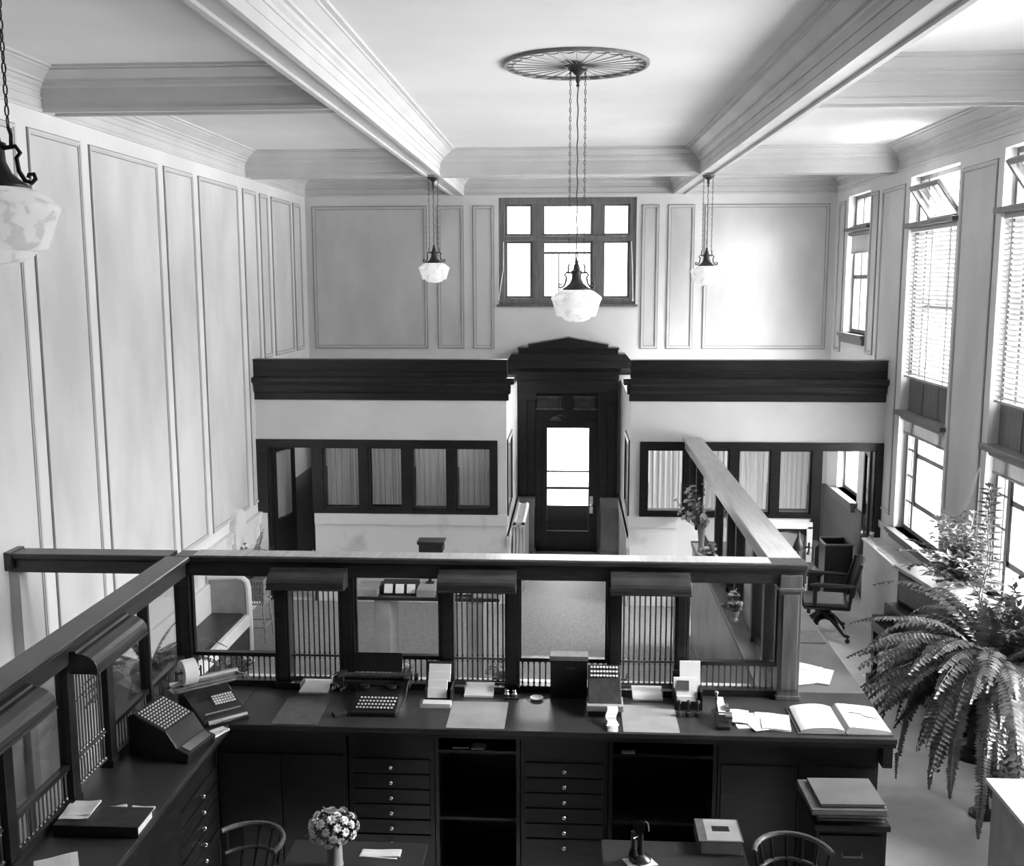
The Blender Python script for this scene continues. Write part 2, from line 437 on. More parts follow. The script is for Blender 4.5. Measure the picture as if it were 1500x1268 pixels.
for a0, a1, z0, z1 in ((14.86, 15.2, 3.03, 5.12), (13.28, 13.6, 3.09, 5.12), (12.25, 13.13, 1.27, 5.11), (9.66, 10.515, 1.27, 5.09), (7.1, 7.9, 1.27, 5.09)): panel('R', a0, a1, z0, z1)
# --- marble dado on the left wall, dark base on the right wall
mb = MB().box(XL, XL + .02, YFRONT, 12.6, 0, 1.02); mb.box(XL, XL + .045, YFRONT, 12.6, 1.02, 1.15); mb.box(XL, XL + .06, YFRONT, 12.6, 1.13, 1.155)
struct('trim_dado', mb, 'marble')
mb = MB().box(XR - .02, XR, YFRONT, 12.6, 0, .2)
struct('baseboard_right', mb, 'winwood')
mb = MB()
mb.box(XR - .025, XR, 12.72, 15.35, 0, 1.05); mb.box(XL, XL + .025, 12.72, 15.35, 0, 1.25)
mb.box(.83, XR - .025, YB - .025, YB, 0, 1.05); mb.box(XL, -.93, YB - .025, YB, 0, 1.25)
struct('trim_office', mb, 'dado')
mb = MB(); mb.box(XR - .03, XR, 12.25, 12.6, 1.06, 1.14); mb.box(XR - .03, XR, 9.6, 10.5, 1.06, 1.14)
struct('trim_chair_rail', mb, 'mould')

# --- outside, seen through the door glass
struct('street_ground', MB().box(-14, 14, YB + 1.2, 42, -.3, -.12), 'street')

# ================================================================== OFFICE PARTITION
YP1 = YP + .12
LW = [(-3.114, -2.649), (-2.546, -2.109), (-1.99, -1.547), (-1.445, -1.004)]
RW = [(.917, 1.37), (1.47, 1.92), (2.025, 2.419), (2.518, 2.91)]
WZ0, WZ1 = 1.195, 1.985
lh = [(-3.81, -3.235, 0, 1.99)] + [(a, b, WZ0, WZ1) for a, b in LW]
rh = [(3.02, 3.68, 0, 1.995)] + [(a, b, WZ0, WZ1) for a, b in RW]
struct('wall_office_left', holes(MB(), 'y', YP, YP1, XL, -.81, 0, 2.6, lh), 'plaster')
struct('wall_office_right', holes(MB(), 'y', YP, YP1, .71, XR, 0, 2.6, rh), 'plaster')
SIDEH = [(12.74, 13.55, 1.17, 2.02)]
struct('wall_recess_left', holes(MB(), 'x', -.93, -.81, YP1, YB, 0, 2.58, SIDEH), 'plaster')
struct('wall_recess_right', holes(MB(), 'x', .71, .83, YP1, YB, 0, 2.58, SIDEH), 'plaster')
def casing(nm, x0, x1, hs, dj0, dj1):
    mb = holes(MB(), 'y', YP - .025, YP, x0, x1, 1.145, 2.08, hs)
    for a, b in (dj0, dj1): mb.box(a, b, YP - .025, YP, 0, 1.145)
    for h in hs[1:]:                                     # stops round each light
        a, b, z0, z1 = h
        for q in ((a - .0, a + .018, z0, z1), (b - .018, b, z0, z1), (a, b, z0, z0 + .02), (a, b, z1 - .018, z1)): mb.box(q[0], q[1], YP + .0, YP + .09, q[2], q[3])
    a, b, z0, z1 = hs[0]
    mb.box(a - .0, a + .02, YP, YP1, 0, z1); mb.box(b - .02, b, YP, YP1, 0, z1); mb.box(a, b, YP, YP1, z1 - .02, z1)
    struct(nm, mb, 'wood')
casing('trim_casing_left', XL, -.92, lh, (-3.95, -3.81), (-3.235, -3.225))
casing('trim_casing_right', .83, XR, rh, (2.93, 3.02), (3.68, 3.76))
for nm, xw, s in (('trim_recess_left', -.81, 1), ('trim_recess_right', .71, -1)):
    a, b = (xw, xw + .02) if s > 0 else (xw - .02, xw)
    mb = holes(MB(), 'x', a, b, 12.68, 13.61, 1.11, 2.08, [(12.74, 13.55, 1.17, 2.02)])
    struct(nm, mb, 'wood')
# marble dado below the lights
mb = MB(); mb.box(-3.225, -.81, YP - .03, YP, 0, 1.01); mb.box(-3.225, -.80, YP - .05, YP, 1.01, 1.145); mb.box(-3.925, -3.83, YP - .03, YP, 0, 1.14)
mb.box(-.81, -.785, YP - .03, 14.9, 0, .88); mb.box(-.81, -.77, YP - .05, 14.9, .75, .88)
struct('trim_marble_left', mb, 'marble')
mb = MB(); mb.box(.70, 1.30, YP - .03, YP, 0, 1.01); mb.box(.69, 1.30, YP - .05, YP, 1.01, 1.145)
mb.box(.685, .71, YP - .03, 14.9, 0, .88); mb.box(.67, .71, YP - .05, 14.9, .75, .88)
struct('trim_marble_right', mb, 'marble')
# cornice over the partition
CP = [(0, 2.575), (-.012, 2.575), (-.012, 2.66), (-.03, 2.675), (-.045, 2.70), (-.05, 2.755), (-.09, 2.79), (-.115, 2.80), (-.115, 2.855), (-.02, 2.862), (-.02, 2.925), (-.03, 2.93), (-.03, 2.945), (-.02, 2.95), (-.02, 3.06), (-.04, 3.062), (-.04, 3.078), (.14, 3.078), (.14, 2.575)]
for nm, x0, x1 in (('trim_cornice_left', XL, -.80), ('trim_cornice_right', .705, XR)):
    mb = MB(); mb.prism([(YP + q[0], q[1]) for q in CP], 'x', x0, x1)
    if x0 < 0: mb.box(-.80, -.715, YP - .10, YP + .10, 2.78, 2.855); mb.box(-.80, -.76, YP - .04, YP + .10, 2.66, 2.78); mb.box(-.80, -.785, YP - .01, YP + .1, 2.575, 2.66)
    else: mb.box(.62, .705, YP - .10, YP + .10, 2.78, 2.855); mb.box(.665, .705, YP - .04, YP + .10, 2.66, 2.78); mb.box(.69, .705, YP - .01, YP + .1, 2.575, 2.66)
    struct(nm, mb, 'wood')
# panes and curtains of the partition lights
WN = [20]
def sheer(name, label, x0, x1, y, z0, z1, seed, group):
    r = random.Random(seed); mb = MB(); n = 44; prev = None; ph = r.random() * 6
    for i in range(n + 1):
        u = i / n; x = x0 + (x1 - x0) * u
        d = .010 * math.sin(u * 38 + ph) + .006 * math.sin(u * 71 + ph * 2) + .004 * math.sin(u * 17)
        cur = [mb.V((x + .004 * math.sin(u * 50 + k), y + d * (.55 + .15 * k), z0 + (z1 - z0) * k / 3)) for k in range(4)]
        if prev:
            for k in range(3): mb.F([prev[k], cur[k], cur[k + 1], prev[k + 1]])
        prev = cur
    t = thing(name, label, 'curtain', ((x0 + x1) / 2, y, z0), group=group)
    mb.build('cloth', 'sheer', t, smooth=True)
    MB().cyl((x0 - .01, y, z1 - .006), (x1 + .01, y, z1 - .006), .004, n=6).build('curtain_rod', 'brass', t)
    return t
LT = ['first net curtain from the open dark doorway in the left partition', 'second net curtain from the doorway in the left partition', 'third net curtain from the doorway in the left partition', 'net curtain in the left partition light nearest the entrance recess']
RT = ['dim net curtain between the entrance recess and the screen rail end', 'net curtain partly hidden behind the slanting screen rail', 'bright net curtain right of the slanting screen rail', 'brightest net curtain, in the light beside the right office doorway']
for wins, lab, gr in ((LW, LT, 'net curtains in the left partition lights'), (RW, RT, 'net curtains in the right partition lights')):
    for i, (a, b) in enumerate(wins):
        WN[0] += 1
        t = thing('window_%d' % WN[0], None, None, ((a + b) / 2, YP, WZ0), kind='structure')
        MB().box(a + .018, b - .018, YP + .04, YP + .044, WZ0 + .02, WZ1 - .018).build('pane', 'glass', t)
        sheer('curtain', lab[i], a + .03, b - .025, YP + .115, WZ0 + .03 + .012 * (i % 2), WZ1 - .012, i + (3 if wins is RW else 9), gr)
for nm, x in (('window_31', -.86), ('window_32', .78)):
    t = thing(nm, None, None, (x, 13.1, 1.17), kind='structure')
    MB().box(x - .008, x + .008, 12.76, 13.53, 1.19, 2.0).build('board', 'wood', t)
    mb = MB(); mb.box(x - .02, x + .02, 12.74, 12.79, 1.17, 2.02); mb.box(x - .02, x + .02, 13.5, 13.55, 1.17, 2.02); mb.box(x - .02, x + .02, 12.74, 13.55, 1.17, 1.21); mb.box(x - .02, x + .02, 12.74, 13.55, 1.98, 2.02)
    mb.build('sash', 'wood', t)
# office doors, standing open
t = thing('door_1', None, None, (3.66, YP1, 0), math.radians(-9), kind='structure')
mb = MB(); mb.box(-.022, .022, 0, .10, 0, 1.96); mb.box(-.022, .022, .52, .62, 0, 1.96); mb.box(-.022, .022, .1, .52, 0, .9); mb.box(-.022, .022, .1, .52, 1.86, 1.96)
mb.build('door_leaf', 'wood', t, world=False, bevel=.003)
MB().box(-.004, .004, .1, .52, .9, 1.86).build('pane', 'glass', t, world=False)
mb = MB()
for s in (-1, 1): mb.cyl((0, .05, .93), (s * .05, .05, .93), .009, n=8); mb.ball((s * .062, .05, .93), .026)
mb.build('door_knob', 'brass', t, smooth=True, world=False)
t = thing('door_2', None, None, (-3.80, YP1, 0), math.radians(-14), kind='structure')
mb = MB(); mb.box(-.022, .022, 0, .09, 0, 1.96); mb.box(-.022, .022, .47, .56, 0, 1.96); mb.box(-.022, .022, .09, .47, 0, 1.0); mb.box(-.022, .022, .09, .47, 1.88, 1.96)
mb.build('door_leaf', 'wood', t, world=False, bevel=.003)
MB().box(-.004, .004, .09, .47, 1.0, 1.88).build('pane', 'glass', t, world=False)
MB().box(.010, .014, .10, .46, 1.02, 1.86).build('curtain', 'sheer', t, world=False)
# inner dark cupboard wall of the left office
t = thing('bookcase', 'tall dark bookcase standing inside the left office doorway', 'bookcase', (-3.05, 15.0, 0))
mb = MB(); mb.box(-3.6, -2.4, 15.28, 15.32, 0, 2.0); mb.box(-3.6, -3.56, 14.95, 15.3, 0, 2.0); mb.box(-2.44, -2.4, 14.95, 15.3, 0, 2.0)
for z in (.1, .5, .9, 1.3, 1.96): mb.box(-3.56, -2.44, 14.95, 15.3, z, z + .035)
mb.build('case', 'wood', t)
for s in (0, 1):
    mb = MB(); a = -3.56 + s * .56
    mb.box(a, a + .05, 14.92, 14.95, .1, 1.96); mb.box(a + .51, a + .56, 14.92, 14.95, .1, 1.96); mb.box(a, a + .56, 14.92, 14.95, .1, .16); mb.box(a, a + .56, 14.92, 14.95, 1.9, 1.96)
    mb.build('door', 'wood', t)

# ================================================================== ENTRANCE PORTAL
YD = 15.10
t = thing('portal', None, None, (-.066, 15.2, 0), kind='structure')
mb = MB()
mb.box(-.80, -.55, YD + .03, YB, .85, 2.41); mb.box(.375, .665, YD + .03, YB, .85, 2.41); mb.box(-.55, .375, YD + .1, YB - .001, 1.98, 2.41)
for x0 in (-.775, .40):
    for k in range(2): mb.box(x0 + k * .125, x0 + .10 + k * .125, YD, YD + .03, .9, 2.3)
    mb.box(x0 - .02, x0 + .245, YD - .015, YD + .03, 2.3, 2.41)
mb.box(-.55, -.45, YD + .06, YB - .001, 0, 1.98); mb.box(.32, .375, YD + .06, YB - .001, 0, 1.98)
mb.build('architrave', 'wood', t, bevel=.004)
mb = MB()
mb.box(-.80, .665, YD - .02, YB - .001, 2.41, 2.60); mb.box(-.81, .675, YD - .03, YB - .001, 2.60, 2.68)
mb.prism([(YB - .001, 2.68), (YD - .05, 2.68), (YD - .06, 2.72), (YD - .13, 2.775), (YD - .16, 2.785), (YD - .16, 2.88), (YB - .001, 2.88)], 'x', -.945, .85)
mb.build('entablature', 'wood', t, bevel=.004)
mb = MB()
mb.prism([(-.945, 2.88), (.85, 2.88), (.762, 2.985), (-.893, 2.985)], 'y', YD - .14, YB - .001)
mb.box(-.785, .655, YD - .08, YB - .001, 2.985, 3.05); mb.box(-.80, .672, YD - .10, YB - .001, 3.05, 3.073)
mb.prism([(-.64, 3.073), (.505, 3.073), (.505, 3.10), (.522, 3.118), (-.067, 3.224), (-.657, 3.122), (-.64, 3.10)], 'y', YD - .10, YB - .001)
mb.prism([(-.56, 3.08), (.43, 3.08), (-.067, 3.175)], 'y', YD - .115, YD - .10)
mb.build('pediment', 'wood', t, bevel=.004)
for x0, x1 in ((-.52, -.155), (.03, .34)):
    mb = MB()
    for k in range(14): mb.box(x0 + (x1 - x0) * k / 14, x0 + (x1 - x0) * (k + .45) / 14, YD + .07, YD + .10, 2.17, 2.33)
    mb.box(x0 - .02, x1 + .02, YD + .07, YD + .1, 2.33, 2.35); mb.box(x0 - .02, x1 + .02, YD + .07, YD + .1, 2.15, 2.17)
    mb.build('vent_grille', 'bronze', t)
for x0, x1 in ((-.80, -.545), (.415, .70)):
    mb = MB(); mb.box(x0 + .01, x1 - .01, YD - .1, YB - .001, .06, .70); mb.box(x0, x1, YD - .115, YB - .001, .70, .855); mb.box(x0 - .005, x1 + .005, YD - .12, YB - .001, 0, .06)
    mb.build('pedestal', 'gmarble', t, bevel=.004)
t = thing('door_3', None, None, (-.06, 15.2, 0), kind='structure')
mb = MB(); mb.box(-.45, -.375, 15.17, 15.215, .01, 1.98); mb.box(.25, .32, 15.17, 15.215, .01, 1.98); mb.box(-.375, .25, 15.17, 15.215, .01, .32); mb.box(-.375, .25, 15.17, 15.215, 1.88, 1.98)
mb.build('door_leaf', 'wood', t, bevel=.004)
mb = MB()
for q in ((-.375, -.367, .32, 1.88), (.242, .25, .32, 1.88), (-.375, .25, .32, .328), (-.375, .25, 1.872, 1.88)): mb.box(q[0], q[1], 15.162, 15.17, q[2], q[3])
mb.build('glazing_bead', 'bronze', t)
MB().box(-.375, .25, 15.19, 15.196, .32, 1.88).build('pane', 'glass', t)
mb = MB(); mb.box(.262, .312, 15.16, 15.17, .60, .86); mb.cyl((.287, 15.17, .73), (.287, 15.12, .73), .008, n=8); mb.ball((.287, 15.105, .73), .024)
mb.build('door_handle', 'brass', t, smooth=True)
mb = MB(); mb.cyl((-.30, 15.12, 2.035), (-.20, 15.12, 2.035), .025, n=12); mb.box(-.33, -.17, 15.13, 15.165, 1.99, 2.02); mb.tube([(-.25, 15.12, 2.06), (-.2, 15.10, 2.08), (-.1, 15.12, 2.06)], .007)
mb.build('door_closer', 'bronze', t)
# outer storm door
t = thing('door_4', None, None, (-.06, 15.62, 0), kind='structure')
mb = MB(); mb.box(-.44, -.40, 15.60, 15.64, 0, 1.95); mb.box(.28, .31, 15.60, 15.64, 0, 1.95); mb.box(-.40, .28, 15.60, 15.64, 0, .62); mb.box(-.40, .28, 15.60, 15.64, 1.90, 1.95)
mb.build('door_leaf', 'wood', t)
mb = MB(); mb.box(-.40, .28, 15.60, 15.62, 1.135, 1.165); mb.box(-.40, .28, 15.60, 15.62, .87, .915)
mb.build('push_bar', 'bronze', t)
MB().box(-.40, .28, 15.63, 15.636, .62, 1.90).build('pane', 'glass', t)
mb = MB(); mb.box(-.50, -.43, YB + WT, YB + .34, 0, 2.02); mb.box(.31, .38, YB + WT, YB + .34, 0, 2.02); mb.box(-.5, .38, YB + WT, YB + .34, 1.95, 2.02)
struct('trim_outer_door', mb, 'wood')

# ================================================================== WINDOWS
# back window: three lights over three, transom between
t = thing('window_10', None, None, (-.09, YB, 3.7), kind='structure')
x0, x1, z0, z1 = -1.095, .91, 3.69, 5.23
mb = MB(); mb.box(x0, x0 + .09, YB + .02, YB + .12, z0, z1); mb.box(x1 - .09, x1, YB + .02, YB + .12, z0, z1); mb.box(x0 + .09, x1 - .09, YB + .02, YB + .12, z1 - .09, z1); mb.box(x0 + .09, x1 - .09, YB + .02, YB + .12, z0, z0 + .09)
mb.box(x0 + .09, x1 - .09, YB + .01, YB + .12, 4.61, 4.68); mb.box(-.60, -.46, YB + .03, YB + .12, z0 + .09, z1 - .09); mb.box(.28, .42, YB + .03, YB + .12, z0 + .09, z1 - .09)
mb.build('frame', 'winwood', t, bevel=.004)
mb = MB()
for a, b in ((x0 + .09, -.60), (-.46, .28), (.42, x1 - .09)):
    for c, d in ((z0 + .09, 4.61), (4.68, z1 - .09)):
        for q in ((a, a + .035, c, d), (b - .035, b, c, d), (a + .035, b - .035, c, c + .035), (a + .035, b - .035, d - .035, d)): mb.box(q[0], q[1], YB + .06, YB + .1, q[2], q[3])
mb.box(-.425, .245, YB + .06, YB + .1, 4.42, 4.455)
for k in (1, 2): mb.box(-.46 + .74 * k / 3 - .008, -.46 + .74 * k / 3 + .008, YB + .07, YB + .09, 3.81, 4.42)
mb.build('sash', 'winwood', t)
MB().box(x0 + .09, x1 - .09, YB + .078, YB + .082, z0 + .09, z1 - .09).build('pane', 'glass', t)
mb = MB().box(x0 - .03, x1 + .03, YB - .03, YB + .1, z0 - .035, z0)
mb.build('sill', 'winwood', t)
for s, xx in ((0, x0 + .07), (1, x1 - .07)):
    q = thing('window_cord', ['white sash cord hanging at the left jamb of the big back window', 'white sash cord hanging at the right jamb of the big back window'][s], 'cord', (xx, YB, 4.5))
    MB().tube([(xx, YB + .005, 4.6), (xx + (.02 if s else -.0), YB - .012, 4.2), (xx - (-.03 if s else .07), YB - .02, 3.76)], .006).build('rope', 'cord', q)
    MB().ball((xx - (-.03 if s else .07), YB - .02, 3.75), .02, 8).build('toggle', 'brass', q)

def right_frame(mb, y0, y1, z0, z1, wd=.05, d0=.10, d1=.18):
    mb.box(XR + d0, XR + d1, y0, y0 + wd, z0, z1); mb.box(XR + d0, XR + d1, y1 - wd, y1, z0, z1)
    mb.box(XR + d0, XR + d1, y0 + wd, y1 - wd, z0, z0 + wd); mb.box(XR + d0, XR + d1, y0 + wd, y1 - wd, z1 - wd, z1)
def tall_window(n, y0, y1, tilt):
    t = thing('window_%d' % n, None, None, (XR, (y0 + y1) / 2, 1.17), kind='structure')
    z0, z1 = 1.17, 5.16; ma, mc = y0 + .24, y1 - .30
    mb = MB(); right_frame(mb, y0, y1, z0, z1)
    mb.box(XR + .06, XR + .18, y0 + .05, y1 - .05, 4.55, 4.66)
    for m in (ma, mc):
        mb.box(XR + .10, XR + .18, m - .03, m + .03, z0 + .05, 2.5); mb.box(XR + .10, XR + .18, m - .03, m + .03, 2.92, 4.55); mb.box(XR + .10, XR + .18, m - .025, m + .025, 4.66, z1 - .05)
    mb.build('frame', 'winwood', t)
    mb = MB(); mb.box(XR + .09, XR + .16, y0 + .02, y1 - .02, 2.50, 2.92)
    for k in (1, 2): mb.box(XR + .082, XR + .09, y0 + (y1 - y0) * k / 3 - .012, y0 + (y1 - y0) * k / 3 + .012, 2.54, 2.9)
    mb.build('spandrel', 'spandrel', t)
    mb = MB(); mb.box(XR - .06, XR + .10, y0 - .03, y1 + .05, 4.60, 4.65); mb.build('transom_shelf', 'spandrel', t, bevel=.006)
    mb = MB(); mb.box(XR - .06, XR + .10, y0 - .03, y1 + .05, 2.50, 2.55); mb.build('head_shelf', 'spandrel', t, bevel=.006)
    mb = MB(); mb.box(XR - .09, XR + .12, y0 - .05, y1 + .08, z0 - .045, z0); mb.box(XR - .04, XR, y0 - .03, y1 + .05, z0 - .12, z0 - .045); mb.build('sill', 'spandrel', t, bevel=.006)
    # lower lights
    mb = MB()
    for a, b in ((y0 + .05, ma - .03), (mc + .03, y1 - .05)):
        for z in (1.5, 1.8, 2.1): mb.box(XR + .12, XR + .16, a, b, z - .01, z + .01)
        mb.box(XR + .12, XR + .16, (a + b) / 2 - .008, (a + b) / 2 + .008, z0 + .05, 2.5)
    a, b = ma + .03, mc - .03
    for q in ((a, a + .04, 1.5, 2.5), (b - .04, b, 1.5, 2.5)): mb.box(XR + .11, XR + .15, q[0], q[1], q[2], q[3])
    mb.box(XR + .11, XR + .15, a, b, 1.49, 1.545); mb.box(XR + .11, XR + .165, a, b, 2.05, 2.10)
    for k in (1, 2): mb.box(XR + .12, XR + .15, a + (b - a) * k / 3 - .009, a + (b - a) * k / 3 + .009, 2.1, 2.5)
    # behind the blind
    for k in (1, 2): mb.box(XR + .13, XR + .15, a + (b - a) * k / 3 - .009, a + (b - a) * k / 3 + .009, 3.75, 4.55)
    mb.box(XR + .12, XR + .16, a, b, 3.70, 3.75)
    mb.build('sash', 'winwood', t)
    # tilting transom sash, hinged at its foot
    a, b = ma + .027, mc - .027; h = .44
    mb = MB()
    for q in ((a, a + .045, 0, h), (b - .045, b, 0, h), (a + .045, b - .045, 0, .045), (a + .045, b - .045, h - .045, h)): mb.box(XR + .12, XR + .155, q[0], q[1], 4.665 + q[2], 4.665 + q[3])
    for k in (1, 2, 3): mb.box(XR + .13, XR + .145, a + (b - a) * k / 4 - .008, a + (b - a) * k / 4 + .008, 4.71, 4.665 + h - .045)
    bmesh.ops.rotate(mb.bm, verts=mb.bm.verts, cent=Vector((XR + .14, 0, 4.67)), matrix=Matrix.Rotation(-tilt, 3, 'Y'))
    ts = mb.build('transom_sash', 'winwood', t)
    mb = MB().box(XR + .136, XR + .14, a + .04, b - .04, 4.70, 4.665 + h - .03)
    bmesh.ops.rotate(mb.bm, verts=mb.bm.verts, cent=Vector((XR + .14, 0, 4.67)), matrix=Matrix.Rotation(-tilt, 3, 'Y'))
    mb.build('pane', 'glass', ts)
    mb = MB(); mb.box(XR + .138, XR + .142, y0 + .05, y1 - .05, z0 + .05, 2.5); mb.box(XR + .138, XR + .142, y0 + .05, y1 - .05, 2.92, 4.55)
    mb.box(XR + .138, XR + .142, y0 + .05, ma - .025, 4.66, 5.11); mb.box(XR + .138, XR + .142, mc + .025, y1 - .05, 4.66, 5.11)
    mb.build('pane', 'glass', t)
    return t
tall_window(2, 10.60, 12.08, .62); tall_window(3, 8.03, 9.53, .62); tall_window(4, 5.45, 6.95, .3)  # the last one is unseen, added for its daylight
def blind(label, y0, y1, tilt, gr):
    t = thing('venetian_blind', label, 'blind', (XR + .04, (y0 + y1) / 2, 2.93), group=gr)
    MB().box(XR + .015, XR + .075, y0 + .03, y1 - .03, 4.55, 4.598).build('head_rail', 'blind', t)
    mb = MB(); z = 2.985; R_ = Matrix.Rotation(tilt, 3, 'Y')
    while z < 4.54:
        mb.box(XR + .018, XR + .070, y0 + .035, y1 - .035, z - .002, z + .002, rot=R_); z += .046
    mb.build('slats', 'blind', t)
    MB().box(XR + .02, XR + .068, y0 + .035, y1 - .035, 2.935, 2.955).build('bottom_rail', 'blind', t)
    mb = MB()
    for yy in (y0 + .2, (y0 + y1) / 2, y1 - .2): mb.box(XR + .017, XR + .019, yy - .012, yy + .012, 2.95, 4.56)
    mb.build('ladder_tape', 'blind', t)
blind('white venetian blind lowered in the tall window beside the office partition', 10.60, 12.08, .5, 'venetian blinds')
blind('white venetian blind cut by the right edge, over the fern', 8.03, 9.53, .5, 'venetian blinds')
def roller(label, y0, y1, zt, zb):
    t = thing('roller_shade', label, 'shade', (XR + .05, (y0 + y1) / 2, zb))
    MB().cyl((XR + .03, y0 + .03, zt - .03), (XR + .03, y1 - .03, zt - .03), .026, n=12).build('roller', 'roller', t, smooth=True)
    mb = MB().box(XR + .052, XR + .056, y0 + .04, y1 - .04, zb, zt - .03); mb.box(XR + .046, XR + .062, y0 + .04, y1 - .04, zb - .012, zb + .012)
    mb.build('cloth', 'roller', t)
roller('grey roller shade rolled up over the lower sash near the office door', 10.60, 12.08, 2.5, 2.30)
roller('grey roller shade rolled up above the tall fern at the right edge', 8.03, 9.53, 2.5, 2.30)
roller('grey roller shade half drawn in the small high corner window', 13.66, 14.72, 4.68, 4.40)
# high corner window
t = thing('window_1', None, None, (XR, 14.19, 3.32), kind='structure')
mb = MB(); right_frame(mb, 13.66, 14.72, 3.32, 5.16); mb.box(XR + .06, XR + .18, 13.71, 14.67, 4.68, 4.77); mb.build('frame', 'winwood', t)
mb = MB()
for yy in (13.95, 14.40): mb.box(XR + .12, XR + .16, yy - .02, yy + .02, 4.77, 5.11); mb.box(XR + .12, XR + .16, yy - .02, yy + .02, 3.37, 4.68)
mb.box(XR + .11, XR + .16, 13.71, 14.67, 4.05, 4.1)
for yy in (14.1, 14.25): mb.box(XR + .12, XR + .16, yy - .008, yy + .008, 4.1, 4.68)
mb.build('sash', 'winwood', t)
mb = MB(); mb.box(XR + .138, XR + .142, 13.71, 14.67, 3.37, 4.68); mb.box(XR + .138, XR + .142, 13.71, 14.67, 4.77, 5.11); mb.build('pane', 'glass', t)
mb = MB(); mb.box(XR - .07, XR + .12, 13.60, 14.80, 3.27, 3.32); mb.box(XR - .05, XR, 13.62, 14.78, 3.19, 3.27); mb.build('sill', 'spandrel', t, bevel=.006)
MB().box(XR - .05, XR + .1, 13.64, 14.76, 4.69, 4.73).build('transom_shelf', 'spandrel', t, bevel=.006)
# office window below it
t = thing('window_5', None, None, (XR, 14.19, 1.12), kind='structure')
mb = MB(); right_frame(mb, 13.68, 14.72, 1.12, 2.45); mb.box(XR + .11, XR + .16, 13.73, 14.67, 1.76, 1.81); mb.build('frame', 'winwood', t)
MB().box(XR + .138, XR + .142, 13.73, 14.67, 1.17, 2.4).build('pane', 'glass', t)
mb = MB(); mb.box(XR - .10, XR + .12, 13.62, 14.84, 1.07, 1.12); mb.box(XR - .08, XR, 13.64, 14.82, .99, 1.07); mb.build('sill', 'spandrel', t, bevel=.006)

# ================================================================== TELLER SCREENS
SY0, SY1 = 6.83, 6.95
def rail_prof(c, z0=2.0, z1=2.14, hw=.085):
    return [(c - hw + .03, z0), (c + hw - .03, z0), (c + hw - .03, z0 + .085), (c + hw - .012, z0 + .10), (c + hw, z0 + .108), (c + hw, z1 - .008), (c + hw - .006, z1), (c - hw + .006, z1), (c - hw, z1 - .008), (c - hw, z0 + .108), (c - hw + .012, z0 + .10), (c - hw + .03, z0 + .085)]
def balusters(mb, axis, fixed, a0, a1, z0, z1, sp=.039, r=.0052):
    n = max(1, round((a1 - a0) / sp))
    for i in range(n):
        a = a0 + (a1 - a0) * (i + .5) / n
        p = (lambda z: (a, fixed, z)) if axis == 'x' else (lambda z: (fixed, a, z))
        mb.cyl(p(z0), p(z1), r, n=6, caps=False)
        for zz in (z0 + .012, z1 - .012): mb.ball(p(zz), r * 1.9, 6)
def cage(parent, axis, fixed, a0, a1, zb, zt):
    mb = MB(); balusters(mb, axis, fixed, a0, a1, zb, zt, .036, .0056)
    n = round((a1 - a0) / .036)
    for i in range(n):
        a = a0 + (a1 - a0) * (i + .5) / n
        for zz in (1.395, 1.435, 1.25, zt - .07): mb.ball((a, fixed, zz) if axis == 'x' else (fixed, a, zz), .0095, 6)
    for zz in (zb + .006, 1.415, zt - .004):
        if axis == 'x': mb.box(a0, a1, fixed - .008, fixed + .008, zz - .007, zz + .007)
        else: mb.box(fixed - .008, fixed + .008, a0, a1, zz - .007, zz + .007)
    mb.build('grille', 'bronze', parent)
def hood_poly(y0, dirn, dp=.15, zt=2.07):
    """quarter-round canopy section: starts at the screen face y0 and swells towards the teller"""
    pts = [(y0, zt - .115), (y0, zt)]
    pts += [(y0 + dirn * .035, zt)]
    for k in range(7):
        a = PI / 2 * k / 6
        pts.append((y0 + dirn * (.04 + (dp - .04) * math.sin(a)), zt - .012 - .085 * (1 - math.cos(a))))
    pts += [(y0 + dirn * dp, zt - .115)]
    return pts
def hood(parent, axis, f, dirn, a0, a1):
    mb = MB(); p = hood_poly(f, dirn)
    mb.prism(p, 'x' if axis == 'x' else 'y', a0, a1)
    if axis == 'x': mb.box(a0 - .004, a1 + .004, min(f, f + dirn * .155), max(f, f + dirn * .155), 1.945, 1.957)
    else: mb.box(min(f, f + dirn * .155), max(f, f + dirn * .155), a0 - .004, a1 + .004, 1.945, 1.957)
    mb.build('hood', 'woodh', parent, bevel=.003)

scr = thing('teller_screen', 'long dark wooden teller screen across the room with glass lights and three barred wickets', 'teller screen', (-.6, 6.89, ZT))
mb = MB(); mb.prism(rail_prof(6.89), 'x', -2.74, 1.575); mb.build('top_rail', 'woodh', scr, bevel=.002)
MB().box(-2.61, 1.335, 6.815, 6.968, 2.1405, 2.146).build('lit_rail_strip', 'litwood', scr)  # thin strip added to carry the light on the rail top
POSTS = [(-2.765, -2.66), (-2.06, -1.96), (-1.60, -1.50), (-.907, -.807), (-.454, -.355), (.247, .345), (.705, .797)]
for a, b in POSTS:
    mb = MB(); mb.box(a, b, SY0, SY1, ZT, 2.0); mb.box(a + .02, b - .02, SY0 - .008, SY0, 1.26, 1.93); mb.box(a - .006, b + .006, SY0 - .012, SY1, ZT, 1.235)
    mb.build('post', 'wood', scr, bevel=.003)
mb = MB(); mb.box(1.40, 1.545, 6.81, 6.965, ZT, 2.06); mb.box(1.385, 1.56, 6.795, 6.98, 1.955, 1.975); mb.box(1.42, 1.525, 6.802, 6.81, 1.26, 1.93); mb.box(1.39, 1.555, 6.80, 6.975, ZT, 1.22)
mb.build('corner_post', 'woodb', scr, bevel=.004)  # screen walnut in a lighter tone for the light it catches
